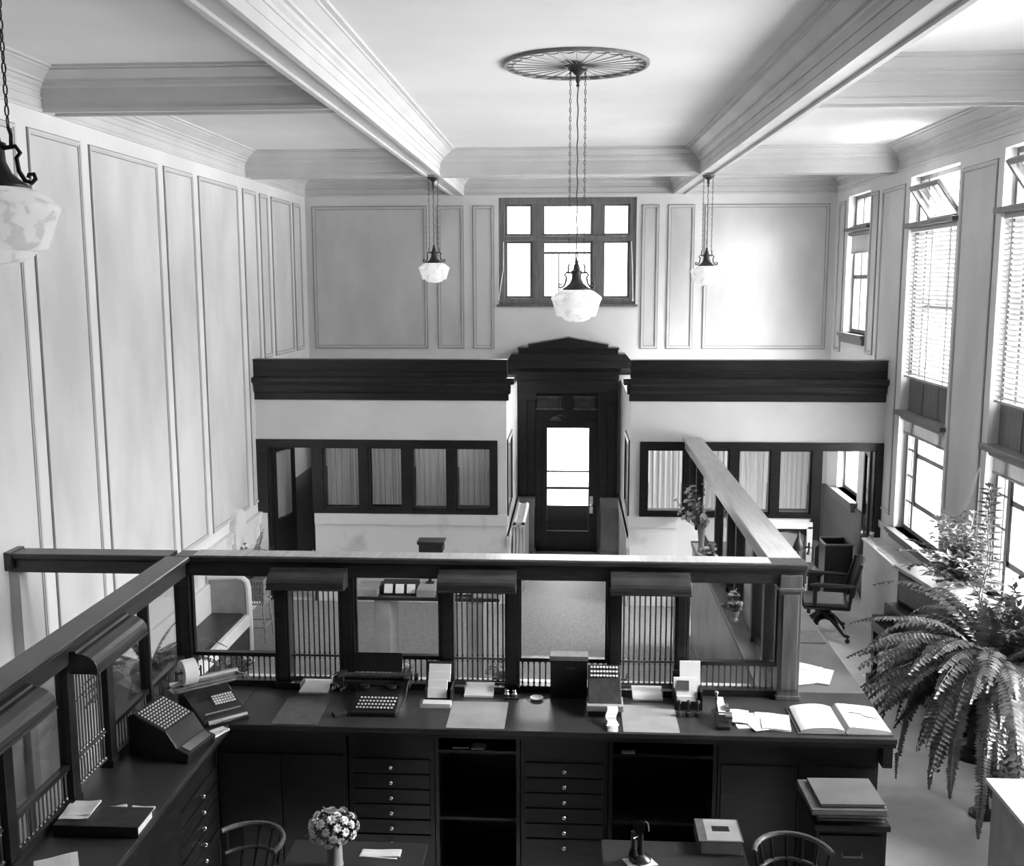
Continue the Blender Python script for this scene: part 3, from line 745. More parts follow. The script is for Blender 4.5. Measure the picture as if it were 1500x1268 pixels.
for a, b in ((-2.66, -2.06), (-1.50, -.907), (-.355, .247), (.797, 1.40)):
    MB().box(a, b, 6.887, 6.893, 1.43, 2.0).build('glass_pane', 'sglass', scr)
    mb = MB(); mb.box(a, b, 6.865, 6.915, 1.405, 1.432); mb.box(a, b, 6.85, 6.93, ZT, 1.235); mb.box(a, a + .012, 6.87, 6.91, 1.43, 2.0); mb.box(b - .012, b, 6.87, 6.91, 1.43, 2.0); mb.box(a, b, 6.87, 6.91, 1.985, 2.0)
    mb.build('sill_rail', 'wood', scr, bevel=.002)
    mb = MB(); balusters(mb, 'x', 6.89, a, b, 1.235, 1.405); mb.build('balustrade', 'bronze', scr)
for a, b, h0, h1 in ((-1.96, -1.60, -2.065, -1.535), (-.807, -.454, -.902, -.372), (.345, .705, .262, .795)):
    cage(scr, 'x', 6.89, a, b, 1.245, 2.0); hood(scr, 'x', SY0, -1, h0, h1)
    for c in (a, b - .075): MB().box(c, c + .075, 6.80, 6.94, ZT, 1.24).build('corbel', 'wood', scr, bevel=.004)
# cross rail to the left wall and its pilaster
arm = thing('gateway_rail', 'dark rail bridging from the teller screen corner to the left wall', 'rail', (-3.3, 6.89, ZT))
mb = MB(); mb.prism(rail_prof(6.89), 'x', -3.93, -2.78); mb.box(-3.95, -3.90, 6.79, 6.985, 2.02, 2.15); mb.build('top_rail', 'woodh', arm, bevel=.002)
mb = MB(); mb.box(-3.95, -3.87, 6.84, 6.94, 0, 2.0); mb.build('wall_post', 'mould', arm, bevel=.003)

sl = thing('teller_screen', 'dark wooden teller screen running along the left aisle with barred wickets', 'teller screen', (-2.72, 5.2, ZT))
mb = MB(); mb.prism(rail_prof(-2.715), 'y', 2.6, 6.80); mb.build('top_rail', 'woodh', sl, bevel=.002)
def lpost(y0, y1):
    mb = MB(); mb.box(-2.75, -2.68, y0, y1, ZT, 2.0); mb.box(-2.755, -2.672, y0 - .003, y1 + .003, ZT, 1.235); mb.build('post', 'wood', sl, bevel=.003)
for a, b in ((6.18, 6.21), (5.585, 5.665), (5.125, 5.205), (4.485, 4.565), (4.025, 4.105), (3.36, 3.44)): lpost(a, b)
for a, b in ((6.21, 6.80), (5.665, 6.18), (4.565, 5.125), (3.44, 4.025)):
    MB().box(-2.718, -2.712, a, b, 1.43, 2.0).build('glass_pane', 'sglass', sl)
    mb = MB(); mb.box(-2.735, -2.695, a, b, 1.405, 1.432); mb.box(-2.735, -2.69, a, b, ZT, 1.235); mb.build('sill_rail', 'wood', sl, bevel=.002)
    mb = MB(); balusters(mb, 'y', -2.715, a, b, 1.235, 1.405); mb.build('balustrade', 'bronze', sl)
for a, b in ((5.205, 5.585), (4.105, 4.485)):
    cage(sl, 'y', -2.715, a, b, 1.245, 2.0); hood(sl, 'y', -2.66, 1, a - .08, b + .20)

sr = thing('officers_screen', 'dark wooden screen whose pale-lit rail slants back to the right partition', 'screen', (1.45, 9.7, ZT))
mb = MB(); mb.prism(rail_prof(1.455, hw=.115), 'y', 6.99, YP - .03); mb.build('top_rail', 'litwood', sr, bevel=.002)  # light on this rail is painted in with a paler wood tone
RP = [12.45, 11.75, 10.15, 9.35, 8.85, 8.0, 7.5]
for y in RP:
    mb = MB(); mb.box(1.42, 1.50, y - .035, y + .035, ZT, 2.0); mb.box(1.415, 1.505, y - .04, y + .04, ZT, 1.23); mb.build('post', 'wood', sr, bevel=.003)
ys = [YP - .03] + RP + [6.965]
for i in range(len(ys) - 1):
    a, b = ys[i + 1] + .035, ys[i] - .035
    if b - a < .1: continue
    MB().box(1.457, 1.463, a, b, 1.23, 2.0).build('glass_pane', 'sglass', sr)
    MB().box(1.44, 1.48, a, b, ZT, 1.23).build('sill_rail', 'wood', sr)

# ================================================================== COUNTERS
def worktop(label, x0, x1, y0, y1, m_='lino'):
    t = thing('worktop', label, 'counter', ((x0 + x1) / 2, (y0 + y1) / 2, 1.15))
    MB().box(x0, x1, y0, y1, 1.156, ZT).build('linoleum', m_, t, bevel=.004)
    mb = MB(); mb.box(x0 + .005, x1 - .005, y0 + .005, y1 - .005, 1.13, 1.156); mb.build('edge_moulding', 'wood', t)
worktop('dark linoleum worktop of the front teller counter', -2.20, 2.03, 6.22, 6.955)
worktop('dark worktop of the left teller counter along the aisle screen', -2.775, -2.203, 2.6, 6.955)
worktop('linoleum worktop of the right counter beside the swivel armchair, painted paler for window light', 1.31, 2.03, 6.958, 11.2, 'linolit')
lob = thing('lobby_ledge', 'narrow marble ledge on the public side of the front teller screen', 'ledge', (-.6, 7.1, 1.08))
MB().box(-2.70, 1.30, 6.96, 7.25, 1.09, 1.13).build('slab', 'marble', lob, bevel=.006)
MB().box(-2.70, 1.30, 6.98, 7.06, 0, 1.09).build('die', 'marble', lob)
for i, x in enumerate((-1.78, -.63, .525)):
    q = thing('deal_plate', ['pale marble deal plate under the leftmost wicket of the front screen', 'pale marble deal plate under the middle wicket', 'pale marble deal plate under the wicket right of the notice box'][i], 'deal plate', (x, 6.9, ZT), group='marble deal plates under the wickets')
    MB().box(x - .10, x + .10, 6.74, 6.952, ZT + .0005, ZT + .014).build('slab', 'marble', q)

def drawer_unit(label, x0, x1, y0, y1, n, facing, group='drawer cabinets under the teller counter'):
    """facing 'y' = drawers towards the camera side, 'x' = towards +X"""
    t = thing('drawer_cabinet', label, 'cabinet', ((x0 + x1) / 2, (y0 + y1) / 2, 0), group=group)
    mb = MB(); mb.box(x0, x1, y0, y1, .06, 1.128); mb.box(x0 + .03, x1 - .03, y0 + .03, y1 - .0, 0, .06); mb.build('body', 'wood', t, bevel=.003)
    h = .1056
    for k in range(n):
        zc = .881 - k * h if n == 6 else .822 - k * .1085
        if facing == 'y':
            d = MB().box(x0 + .03, x1 - .03, y0 - .014, y0 + .004, zc - .047, zc + .047).build('drawer', 'wood', t, bevel=.003)
            kb = MB(); kb.cyl(((x0 + x1) / 2, y0 - .012, zc), ((x0 + x1) / 2, y0 - .03, zc), .006, n=8); kb.ball(((x0 + x1) / 2, y0 - .036, zc), .0165, 10); kb.build('knob', 'brass', d, smooth=True)
        else:
            d = MB().box(x1 - .004, x1 + .014, y0 + .03, y1 - .03, zc - .047, zc + .047).build('drawer', 'wood', t, bevel=.003)
            kb = MB(); yc = (y0 + y1) / 2; kb.cyl((x1 + .012, yc, zc), (x1 + .03, yc, zc), .006, n=8); kb.ball((x1 + .036, yc, zc), .0165, 10); kb.build('knob', 'brass', d, smooth=True)
def cupboard(label, x0, x1, y0, y1):
    t = thing('counter_cupboard', label, 'cabinet', ((x0 + x1) / 2, (y0 + y1) / 2, 0), group='dark cupboards under the teller counter')
    MB().box(x0, x1, y0, y1, 0, 1.128).build('body', 'wood', t, bevel=.003)
    for a, b in ((x0 + .02, (x0 + x1) / 2 - .004), ((x0 + x1) / 2 + .004, x1 - .02)):
        d = MB().box(a, b, y0 - .016, y0 + .002, .1, .95).build('door', 'wood', t, bevel=.003)
def open_unit(label, x0, x1, y0, y1):
    t = thing('open_cabinet', label, 'cabinet', ((x0 + x1) / 2, (y0 + y1) / 2, 0), group='open dark units under the teller counter')
    mb = MB(); mb.box(x0, x0 + .025, y0, y1, 0, 1.128); mb.box(x1 - .025, x1, y0, y1, 0, 1.128); mb.box(x0 + .025, x1 - .025, y1 - .02, y1, 0, 1.128); mb.build('body', 'wood', t)
    MB().box(x0 + .025, x1 - .025, y0 + .01, y1 - .02, .975, .995).build('shelf', 'wood', t)
    MB().box(x0 + .025, x1 - .025, y0 + .03, y1 - .02, .5, .52).build('shelf', 'wood', t)
    MB().box(x0 + .025, x1 - .025, y0 + .05, y1 - .02, .05, .07).build('shelf', 'wood', t)
cupboard('dark double cupboard under the counter in the left corner', -2.33, -1.46, 6.33, 6.9)
drawer_unit('stack of six small drawers with brass knobs below the typewriter', -1.45, -.885, 6.34, 6.9, 6, 'y')
open_unit('open dark unit with papers on its top shelf below the middle wicket', -.88, -.325, 6.33, 6.9)
drawer_unit('stack of six brass-knobbed drawers below the notice box', -.32, .245, 6.34, 6.9, 6, 'y')
open_unit('open dark unit with one slip on its shelf below the right wicket', .25, .94, 6.33, 6.9)
cupboard('dark double cupboard under the open ledgers', .945, 1.955, 6.33, 6.9)
t = thing('counter_apron', 'dark overhanging apron at the right end of the front counter', 'apron', (1.98, 6.6, .985))
MB().box(1.955, 2.016, 6.25, 6.95, .985, 1.128).build('board', 'wood', t, bevel=.003)
drawer_unit('stack of brass-knobbed drawers in the left counter, knobs facing the floor', -2.76, -2.33, 5.62, 6.33, 5, 'x')
t = thing('counter_cabinet', 'dark panelled base below the left teller counter', 'cabinet', (-2.5, 4.2, 0))
MB().box(-2.76, -2.30, 2.6, 5.61, 0, 1.128).build('body', 'wood', t)
t = thing('counter_cabinet', 'grey marble base of the right counter facing the public lobby', 'cabinet', (1.6, 9, 0))
MB().box(1.345, 1.96, 6.96, 11.18, 0, 1.128).build('body', 'wood', t)
mb = MB(); mb.box(1.325, 1.345, 6.96, 11.18, .12, 1.128); mb.box(1.315, 1.345, 6.96, 11.18, 0, .12); mb.build('marble_face', 'gmarble', t)
# door light falling through the wickets, laid on the worktop as flat painted patches
for i, (x0, x1, m_, lab) in enumerate(((-1.93, -1.63, 'ledger', 'dim painted light patch before the leftmost wicket'), (-.795, -.42, 'palegrey', 'pale painted light patch before the middle wicket'), (.335, .69, 'palegrey', 'pale painted light patch before the right wicket'))):
    tag(MB().box(x0, x1, 6.235, 6.66, ZT + .0005, ZT + .004).build('worktop_patch', m_), lab, 'mat', 'painted light patches before the wickets')

# ================================================================== COUNTER TOP MACHINES AND PAPERS
def keyboard(mb, o, ux, uy, nx, ny, sx, sy, r, up):
    o, ux, uy, up = map(Vector, (o, ux, uy, up))
    for i in range(nx):
        for j in range(ny):
            c = o + ux * (sx * (i + (.25 * j if False else 0))) + uy * (sy * j)
            mb.cyl(c, c + up * .007, r, n=8)
# typewriter
t = thing('typewriter', 'large black long-carriage typewriter on the front counter', 'typewriter', (-1.29, 6.55, ZT))
mb = MB(); mb.prism([(6.38, ZT), (6.78, ZT), (6.78, 1.31), (6.60, 1.31), (6.52, 1.28), (6.40, 1.235), (6.38, 1.22)], 'x', -1.44, -1.14)
mb.build('frame', 'black', t, bevel=.008)
mb = MB(); mb.box(-1.56, -1.09, 6.60, 6.70, 1.315, 1.345); mb.box(-1.57, -1.53, 6.58, 6.72, 1.30, 1.38); mb.box(-1.12, -1.08, 6.58, 6.72, 1.30, 1.38); mb.build('carriage', 'black', t, bevel=.004)
mb = MB(); mb.cyl((-1.57, 6.65, 1.365), (-1.07, 6.65, 1.365), .022, n=16); mb.build('platen', 'iron', t, smooth=True)
mb = MB()
for x in (-1.60, -1.055): mb.cyl((x, 6.65, 1.365), (x + .025, 6.65, 1.365), .026, n=14)
mb.build('platen_knob', 'black', t, smooth=True)
mb = MB()
for q in range(5): mb.cyl((-1.60 + q * .02, 6.60, 1.30 + .012 * (q % 3)), (-1.60 + q * .02, 6.56, 1.30 + .012 * (q % 3)), .008, n=8)
mb.tube([(-1.09, 6.63, 1.37), (-1.085, 6.58, 1.36), (-1.10, 6.53, 1.26), (-1.105, 6.52, 1.24)], .005); mb.tube([(-1.58, 6.60, 1.39), (-1.60, 6.56, 1.40), (-1.59, 6.52, 1.36)], .006)
mb.build('carriage_lever', 'nickel', t, smooth=True)
mb = MB().box(-1.48, -1.15, 6.72, 6.735, 1.37, 1.50, rot=Matrix.Rotation(-.25, 3, 'X')); mb.build('paper_rest', 'black', t, bevel=.004)
mb = MB()
for j in range(4): keyboard(mb, (-1.40 + .006 * j, 6.40 + j * .026, 1.245 + j * .012), (1, 0, 0), (0, 1, 0), 11, 1, .023, .02, .0075, (0, 0, 1))
mb.build('keys', 'keys', t)
mb = MB()
for s in (-1, 1): mb.cyl((-1.29 + s * .09, 6.58, 1.315), (-1.29 + s * .09, 6.58, 1.335), .035, n=16)
mb.build('ribbon_spool', 'black', t, smooth=True)
MB().box(-1.36, -1.22, 6.395, 6.41, 1.215, 1.225).build('space_bar', 'black', t)
tag(MB().box(-1.56, -1.47, 6.36, 6.42, ZT + .0005, ZT + .03, rot=Matrix.Rotation(.5, 3, 'Z')).build('stamp_pad', 'iron', bevel=.006), 'small dark stamp pad left of the typewriter keyboard', 'stamp pad')
# card trays
def card_tray(x0, x1, y0, y1, label, seed):
    r = random.Random(seed); t = thing('card_tray', label, 'tray', ((x0 + x1) / 2, (y0 + y1) / 2, ZT))
    mb = MB(); mb.box(x0, x1, y0, y1, ZT, ZT + .02); mb.box(x0, x0 + .012, y0, y1, ZT + .02, ZT + .10); mb.box(x1 - .012, x1, y0, y1, ZT + .02, ZT + .10)
    mb.box(x0, x1, y1 - .012, y1, ZT + .02, ZT + .24); mb.build('box', 'wood', t, bevel=.003)
    for k in range(4):
        z = ZT + .06 + k * .045; y = y0 + .02 + k * .032
        MB().box(x0 + .018, x1 - .018 - r.random() * .02, y, y + .03, z - .03, z + .035, rot=Matrix.Rotation(-.35, 3, 'X')).build('card_bundle', 'card', t)
    return t
card_tray(-.985, -.80, 6.62, 6.79, 'dark tray of stepped white cards right of the typewriter', 2)
q = thing('paper_pad', 'thick white paper pad in front of the card tray', 'paper pad', (-.90, 6.58, ZT))
mb = MB(); mb.box(-1.005, -.80, 6.545, 6.615, ZT + .0005, ZT + .03); mb.build('block', 'paper', q)
MB().box(-1.0, -.99, 6.545, 6.615, ZT + .0305, ZT + .034).build('binding', 'ledger', q)
# inkwell and ashtray
q = thing('inkwell', 'small double inkwell stand beside the middle wicket', 'inkwell', (-.41, 6.75, ZT))
mb = MB(); mb.box(-.46, -.355, 6.71, 6.79, ZT, ZT + .012); mb.build('tray', 'black', q, bevel=.003)
for s in (-1, 1): mb = MB(); mb.lathe([(.02, .012), (.022, .03), (.012, .042), (.012, .05), (.016, .052), (.012, .058)], (-.41 + s * .026, 6.75, ZT), 14); mb.build('well', 'nickel', q, smooth=True)
mb = MB(); mb.lathe([(.028, .001), (.04, .006), (.046, .016), (.042, .016), (.032, .008), (.005, .006)], (-.231, 6.73, ZT), 20)
tag(mb.build('dish', 'cream', smooth=True), 'small round white dish on the front counter', 'dish')
# notice box on the screen
q = thing('notice_box', 'dark upright box with pale lid fixed to the front screen', 'box', (-.013, 6.80, 1.25))
MB().box(-.138, .112, 6.75, 6.845, ZT, 1.462).build('box', 'wood', q, bevel=.003)
MB().box(-.145, .119, 6.74, 6.85, 1.462, 1.495).build('lid', 'spandrel', q, bevel=.004)
MB().box(-.03, .03, 6.742, 6.75, 1.40, 1.412).build('slot_plate', 'iron', q)
# key-driven adding machine with paper tape
t = thing('adding_machine', 'upright adding machine with rows of white keys before the right wicket', 'adding machine', (.225, 6.6, ZT))
mb = MB(); mb.prism([(6.47, ZT), (6.78, ZT), (6.78, 1.42), (6.72, 1.45), (6.56, 1.33), (6.47, 1.27)], 'x', .115, .335); mb.build('case', 'iron', t, bevel=.006)
mb = MB(); n_ = Vector((0, -.60, .80)); ux = Vector((1, 0, 0)); uy = Vector((0, .80, .60))
for i in range(9):
    for j in range(3):
        c = Vector((.14 + i * .021, 6.645 + j * .026, 1.398 + j * .0195)); mb.cyl(c, c + n_ * .01, .008, n=8)
mb.build('keys', 'keys', t)
mb = MB()
for i in range(9): mb.box(.132 + i * .021, .136 + i * .021, 6.565, 6.575, 1.27, 1.33)
mb.build('number_window', 'nickel', t)
MB().box(.105, .345, 6.44, 6.60, 1.235, 1.275).build('front_panel', 'palegrey', t, bevel=.004)
mb = MB(); mb.cyl((.335, 6.68, 1.36), (.375, 6.68, 1.36), .01, n=8); mb.tube([(.37, 6.68, 1.36), (.375, 6.62, 1.42), (.375, 6.58, 1.44)], .006); mb.build('crank', 'nickel', t)
q = thing('paper_tape', 'crumpled white paper tape spilling from the adding machine to the counter edge', 'paper tape', (.27, 6.35, ZT))
mb = MB(); prev = None
for i in range(22):
    u = i / 21; y = 6.436 - .20 * u; z = 1.278 - .055 * min(1, u * 1.6) + .009 * abs(math.sin(u * 24))
    cur = [mb.V((.232 + .008 * math.sin(u * 11), y, z)), mb.V((.30 + .008 * math.sin(u * 9), y, z))]
    if prev: mb.F([prev[0], prev[1], cur[1], cur[0]])
    prev = cur
mb.build('strip', 'paper', q)
mb = MB()
for k in range(9): mb.box(.235 + .004 * (k % 3), .30 + .003 * (k % 2), 6.238 + k * .012, 6.278 + k * .012, ZT + .0005 + .002 * k, ZT + .002 + .002 * k, rot=Matrix.Rotation(.1 * ((k % 3) - 1), 3, 'Z'))
mb.build('folded_end', 'paper', q)
# brochure rack with a picture card
t = thing('card_rack', 'dark rack holding white folders and a dark-printed card beside the right wicket', 'rack', (.78, 6.65, ZT))
mb = MB(); mb.box(.69, .875, 6.60, 6.79, ZT, ZT + .06); mb.box(.69, .875, 6.77, 6.79, ZT + .06, 1.40); mb.box(.69, .70, 6.60, 6.79, ZT + .06, ZT + .13); mb.box(.865, .875, 6.60, 6.79, ZT + .06, ZT + .13); mb.build('box', 'wood', t, bevel=.003)
MB().box(.735, .872, 6.73, 6.75, 1.27, 1.475, rot=Matrix.Rotation(-.18, 3, 'X')).build('folder', 'card', t)
c = MB().box(.69, .845, 6.665, 6.69, 1.235, 1.385, rot=Matrix.Rotation(-.25, 3, 'X')).build('picture_card', 'card', t)
mb = MB().box(.71, .79, 6.660, 6.664, 1.30, 1.365, rot=Matrix.Rotation(-.25, 3, 'X'), piv=(.767, 6.6775, 1.31)); mb.build('printed_picture', 'ledger', c)
MB().box(.71, .83, 6.61, 6.65, 1.215, 1.275, rot=Matrix.Rotation(-.2, 3, 'X')).build('envelope_bundle', 'paper', t)
for k in range(3):
    x = .71 + k * .06; mb = MB(); mb.lathe([(.02, 0), (.02, .03), (.006, .035), (.006, .085), (.014, .092), (.014, .104), (.008, .112)], (x, 6.50, ZT), 12)
    tag(mb.build('rubber_stamp', 'iron', smooth=True), ['leftmost small dark rubber stamp before the card rack', 'middle small dark rubber stamp before the card rack', 'rightmost small dark rubber stamp before the card rack'][k], 'stamp', 'rubber stamps before the card rack')
# check protector
t = thing('check_protector', 'small ornate black check protector with a lever on the front counter', 'check protector', (.98, 6.40, ZT))
mb = MB(); mb.prism([(6.30, ZT), (6.56, ZT), (6.56, 1.225), (6.50, 1.25), (6.42, 1.26), (6.36, 1.23), (6.30, 1.215)], 'x', .925, 1.015); mb.build('base', 'black', t, bevel=.008)
mb = MB(); mb.tube([(.965, 6.54, 1.24), (.955, 6.53, 1.30), (.95, 6.50, 1.345)], [.012, .01, .008]); mb.ball((.95, 6.50, 1.358), .014); mb.build('lever', 'nickel', t, smooth=True)
mb = MB(); mb.cyl((.985, 6.37, 1.245), (1.03, 6.37, 1.245), .035, n=16); mb.cyl((1.0, 6.46, 1.27), (1.02, 6.46, 1.27), .03, n=14); mb.build('dial', 'nickel', t, smooth=True)
MB().box(.955, 1.0, 6.40, 6.56, 1.262, 1.28, rot=Matrix.Rotation(.35, 3, 'X')).build('scale_plate', 'card', t)
# loose papers and ledgers on the right part of the front counter
def papers(name, label, cx, cy, z, items, m_='paper', seed=1, cat='papers', group=None):
    r = random.Random(seed); t = thing(name, label, cat, (cx, cy, z), group=group)
    for k, (dx, dy, sx, sy, a) in enumerate(items):
        f = lambda uu, vv, p=r.random() * 5: .005 * math.sin(uu * 5 + p) * uu + .004 * abs(math.sin(vv * 4 + p))
        mb = MB().sheet(cx + dx - sx / 2, cx + dx + sx / 2, cy + dy - sy / 2, cy + dy + sy / 2, z + .0005 + .004 * k, .003, 6, f); mb.rotz(a, (cx + dx, cy + dy, z)); mb.build('sheet', m_, t)
    return t
papers('loose_papers', 'spread of white papers between the check protector and the open ledger', 1.212, 6.43, ZT, [(-.06, .02, .20, .24, .1), (.09, .0, .22, .26, -.15), (.02, -.03, .2, .2, .3), (.10, -.05, .18, .16, -.1), (-.11, .05, .12, .2, -.1)], seed=4)
t = thing('open_ledger', 'large open ledger at the right end of the front counter', 'ledger', (1.725, 6.45, ZT))
mb = MB(); mb.box(1.43, 2.02, 6.265, 6.66, ZT + .0005, ZT + .008); mb.build('cover', 'ledger', t, bevel=.002)
for s in (-1, 1):
    mb = MB(); xa, xb = (1.45, 1.72) if s < 0 else (1.73, 2.005)
    f = (lambda uu, vv: .030 * math.sin(PI * min(1, uu * 1.02)) ** .5 * (.6 + .4 * uu) if uu < .97 else .008) if s < 0 else (lambda uu, vv: .030 * (1 - uu) ** .6 * min(1, uu * 12) + .004)
    mb.sheet(xa, xb, 6.275, 6.65, ZT + .008, .012, 14, f); pg = mb.build('pages', 'paper2' if s < 0 else 'paper', t, smooth=True)
mb = MB()
for dx in (-.012, .014): mb.ball((1.725 + dx, 6.262, ZT + .012), .007, 8)
mb.build('spine_rings', 'nickel', t)
mb = MB().box(1.79, 1.96, 6.46, 6.60, ZT + .044, ZT + .046, rot=Matrix.Rotation(-.05, 3, 'Z')); tag(mb.build('letter', 'paper'), 'loose letter lying on the right page of the open ledger', 'letter')
mb = MB(); mb.tube([(1.80, 6.50, ZT + .052), (1.86, 6.49, ZT + .053), (1.90, 6.44, ZT + .05), (1.97, 6.42, ZT + .045)], .0025); tag(mb.build('pen', 'black'), 'thin dark pen lying on the open ledger page', 'pen')
papers('loose_papers', 'heap of white papers on the right counter behind the corner post', 1.735, 7.28, ZT, [(-.05, .0, .2, .34, .25), (.02, -.02, .24, .3, -.35), (.0, .12, .2, .12, -.5), (-.08, -.12, .18, .16, .4)], seed=8)
for i, (y0, y1) in enumerate(((7.95, 8.25), )):
    tag(MB().box(1.56, 2.0, y0, y1, ZT + .0005, ZT + .006).build('worktop_patch', 'ledger'), 'darker grey mat across the right counter behind the papers', 'mat')
tag(MB().box(1.56, 1.78, 8.62, 8.645, ZT + .0005, ZT + .012).build('ruler', 'wood'), 'short dark ruler lying on the right counter beside the corner post', 'ruler')

# left counter: calculator, bookkeeping machine, ledger and slips
t = thing('calculator', 'black key-driven calculator sloping towards the teller on the left counter', 'calculator', (-2.42, 5.84, ZT), math.radians(-12))
P = lambda x, z: (x, z)
mb = MB(); mb.prism([(-.20, .0), (.20, .0), (.21, .06), (.13, .09), (.06, .185), (-.16, .275), (-.20, .25)], 'y', -.15, .15); mb.build('case', 'black', t, world=False, bevel=.008)
d = Vector((.22, 0, -.09)).normalized(); n_ = Vector((.09, 0, .22)).normalized(); mb = MB()
for i in range(9):
    for j in range(10):
        c = Vector((-.145, -.125, .27)) + d * (.012 + .0235 * i) + Vector((0, .0275 * j, 0)); mb.cyl(c, c + n_ * .008, .0062, n=6)
mb.build('keys', 'keys', t, world=False)
mb = MB()
for j in range(10): mb.box(.10, .106, -.13 + j * .0285, -.126 + j * .0285, .10, .14, rot=Matrix.Rotation(-.6, 3, 'Y'))
mb.box(.14, .20, -.12, .12, .075, .082, rot=Matrix.Rotation(.35, 3, 'Y')); mb.build('register', 'nickel', t, world=False)
mb = MB()
for sx in (-.17, .16):
    for sy in (-.12, .12): mb.cyl((sx, sy, -.0), (sx, sy, .012), .014, n=8)
mb.build('foot', 'iron', t, world=False)
papers('loose_papers', 'white slips fanned between the calculator and the bookkeeping machine', -2.25, 6.065, ZT, [(0, 0, .09, .17, -.5), (.015, .02, .08, .15, -.62), (.015, -.03, .08, .12, -.35)], seed=12)
t = thing('bookkeeping_machine', 'dark bookkeeping machine with a white paper roll in the counter corner', 'bookkeeping machine', (-2.40, 6.45, ZT), math.radians(40))
mb = MB(); mb.prism([(-.30, 0), (.20, 0), (.20, .13), (.06, .13), (-.06, .09), (-.26, .055), (-.30, .03)], 'x', -.15, .15)
mb.build('body', 'black', t, world=False, bevel=.008)
mb = MB(); mb.box(-.22, .22, .06, .16, .135, .165); mb.cyl((-.24, .11, .185), (.24, .11, .185), .022, n=14); mb.box(-.2, .2, .03, .05, .145, .152); mb.build('carriage', 'nickel', t, world=False)
for x in (-.255, .24): MB().cyl((x, .11, .185), (x + .02, .11, .185), .028, n=12).build('carriage_knob', 'black', t, world=False)
MB().tube([(.23, .09, .18), (.27, .04, .17), (.28, .0, .14)], .006).build('carriage_lever', 'nickel', t, world=False)
mb = MB(); k_ = 24
for q in (0,):
    prof = [(.030, -.045), (.085, -.045), (.085, .045), (.030, .045)]
    rings = [[mb.V((-.10 + a, .11 + r_ * math.cos(2 * PI * i / k_), .25 + r_ * math.sin(2 * PI * i / k_))) for i in range(k_)] for r_, a in prof]
    for a in range(4):
        for i in range(k_): mb.F([rings[a][i], rings[a][(i + 1) % k_], rings[(a + 1) % 4][(i + 1) % k_], rings[(a + 1) % 4][i]])
mb.build('paper_roll', 'paper', t, world=False, smooth=True)
mb = MB(); mb.cyl((-.19, .11, .25), (-.01, .11, .25), .008, n=8)
for x in (-.185, -.015): mb.box(x - .004, x + .004, .10, .12, .165, .275)
mb.build('roll_bracket', 'iron', t, world=False)
mb = MB()
for i in range(8):
    for j in range(4): mb.cyl((-.01 + i * .018, -.14 + j * .024, .082 + j * .008), (-.01 + i * .018, -.14 + j * .024, .092 + j * .008), .007, n=6)
mb.build('keys', 'keys', t, world=False)
mb = MB(); mb.cyl((-.13, -.31, .04), (.13, -.31, .04), .016, n=12); mb.box(-.12, .12, -.245, -.235, .07, .076); mb.build('front_bar', 'nickel', t, world=False)
t = thing('closed_ledger', 'large closed black ledger with a white page edge on the left counter', 'ledger', (-2.42, 4.93, ZT))
mb = MB(); mb.box(-2.655, -2.205, 4.83, 5.04, ZT, ZT + .006); mb.box(-2.655, -2.205, 4.83, 5.04, ZT + .05, ZT + .058); mb.box(-2.655, -2.205, 4.83, 4.838, ZT, ZT + .058); mb.build('cover', 'leather', t, bevel=.003)
MB().box(-2.65, -2.215, 4.838, 5.03, ZT + .006, ZT + .05).build('pages', 'paper', t)
papers('paper_pad', 'two grey paper pads stacked on the closed black ledger', -2.575, 4.99, ZT + .058, [(-.01, -.02, .15, .16, .1), (.0, .01, .14, .15, .05)], m_='paper2', seed=3)
papers('loose_papers', 'two crumpled white slips on the left counter beyond the black ledger', -2.37, 5.10, ZT, [(.06, .0, .13, .09, -.1), (-.07, .0, .1, .07, .25)], seed=5)
papers('loose_papers', 'single sheet of paper at the bottom left, nearest on the left counter', -2.50, 4.56, ZT, [(0, 0, .2, .16, .5)], m_='paper2', seed=6)
# things on the open shelves
papers('paper_pad', 'small white pad on the shelf below the middle wicket', -.60, 6.385, .995, [(0, 0, .085, .07, 0), (.01, .01, .085, .07, .1)], seed=7)
mb = MB().cyl((-.765, 6.36, 1.001), (-.66, 6.365, 1.001), .0045, n=6); tag(mb.build('pencil', 'paper2'), 'pale pencil on the dark shelf below the middle wicket', 'pencil')
papers('paper_slip', 'single white slip on the dark shelf below the right wicket', .375, 6.37, .995, [(0, 0, .085, .05, 0)], seed=9)

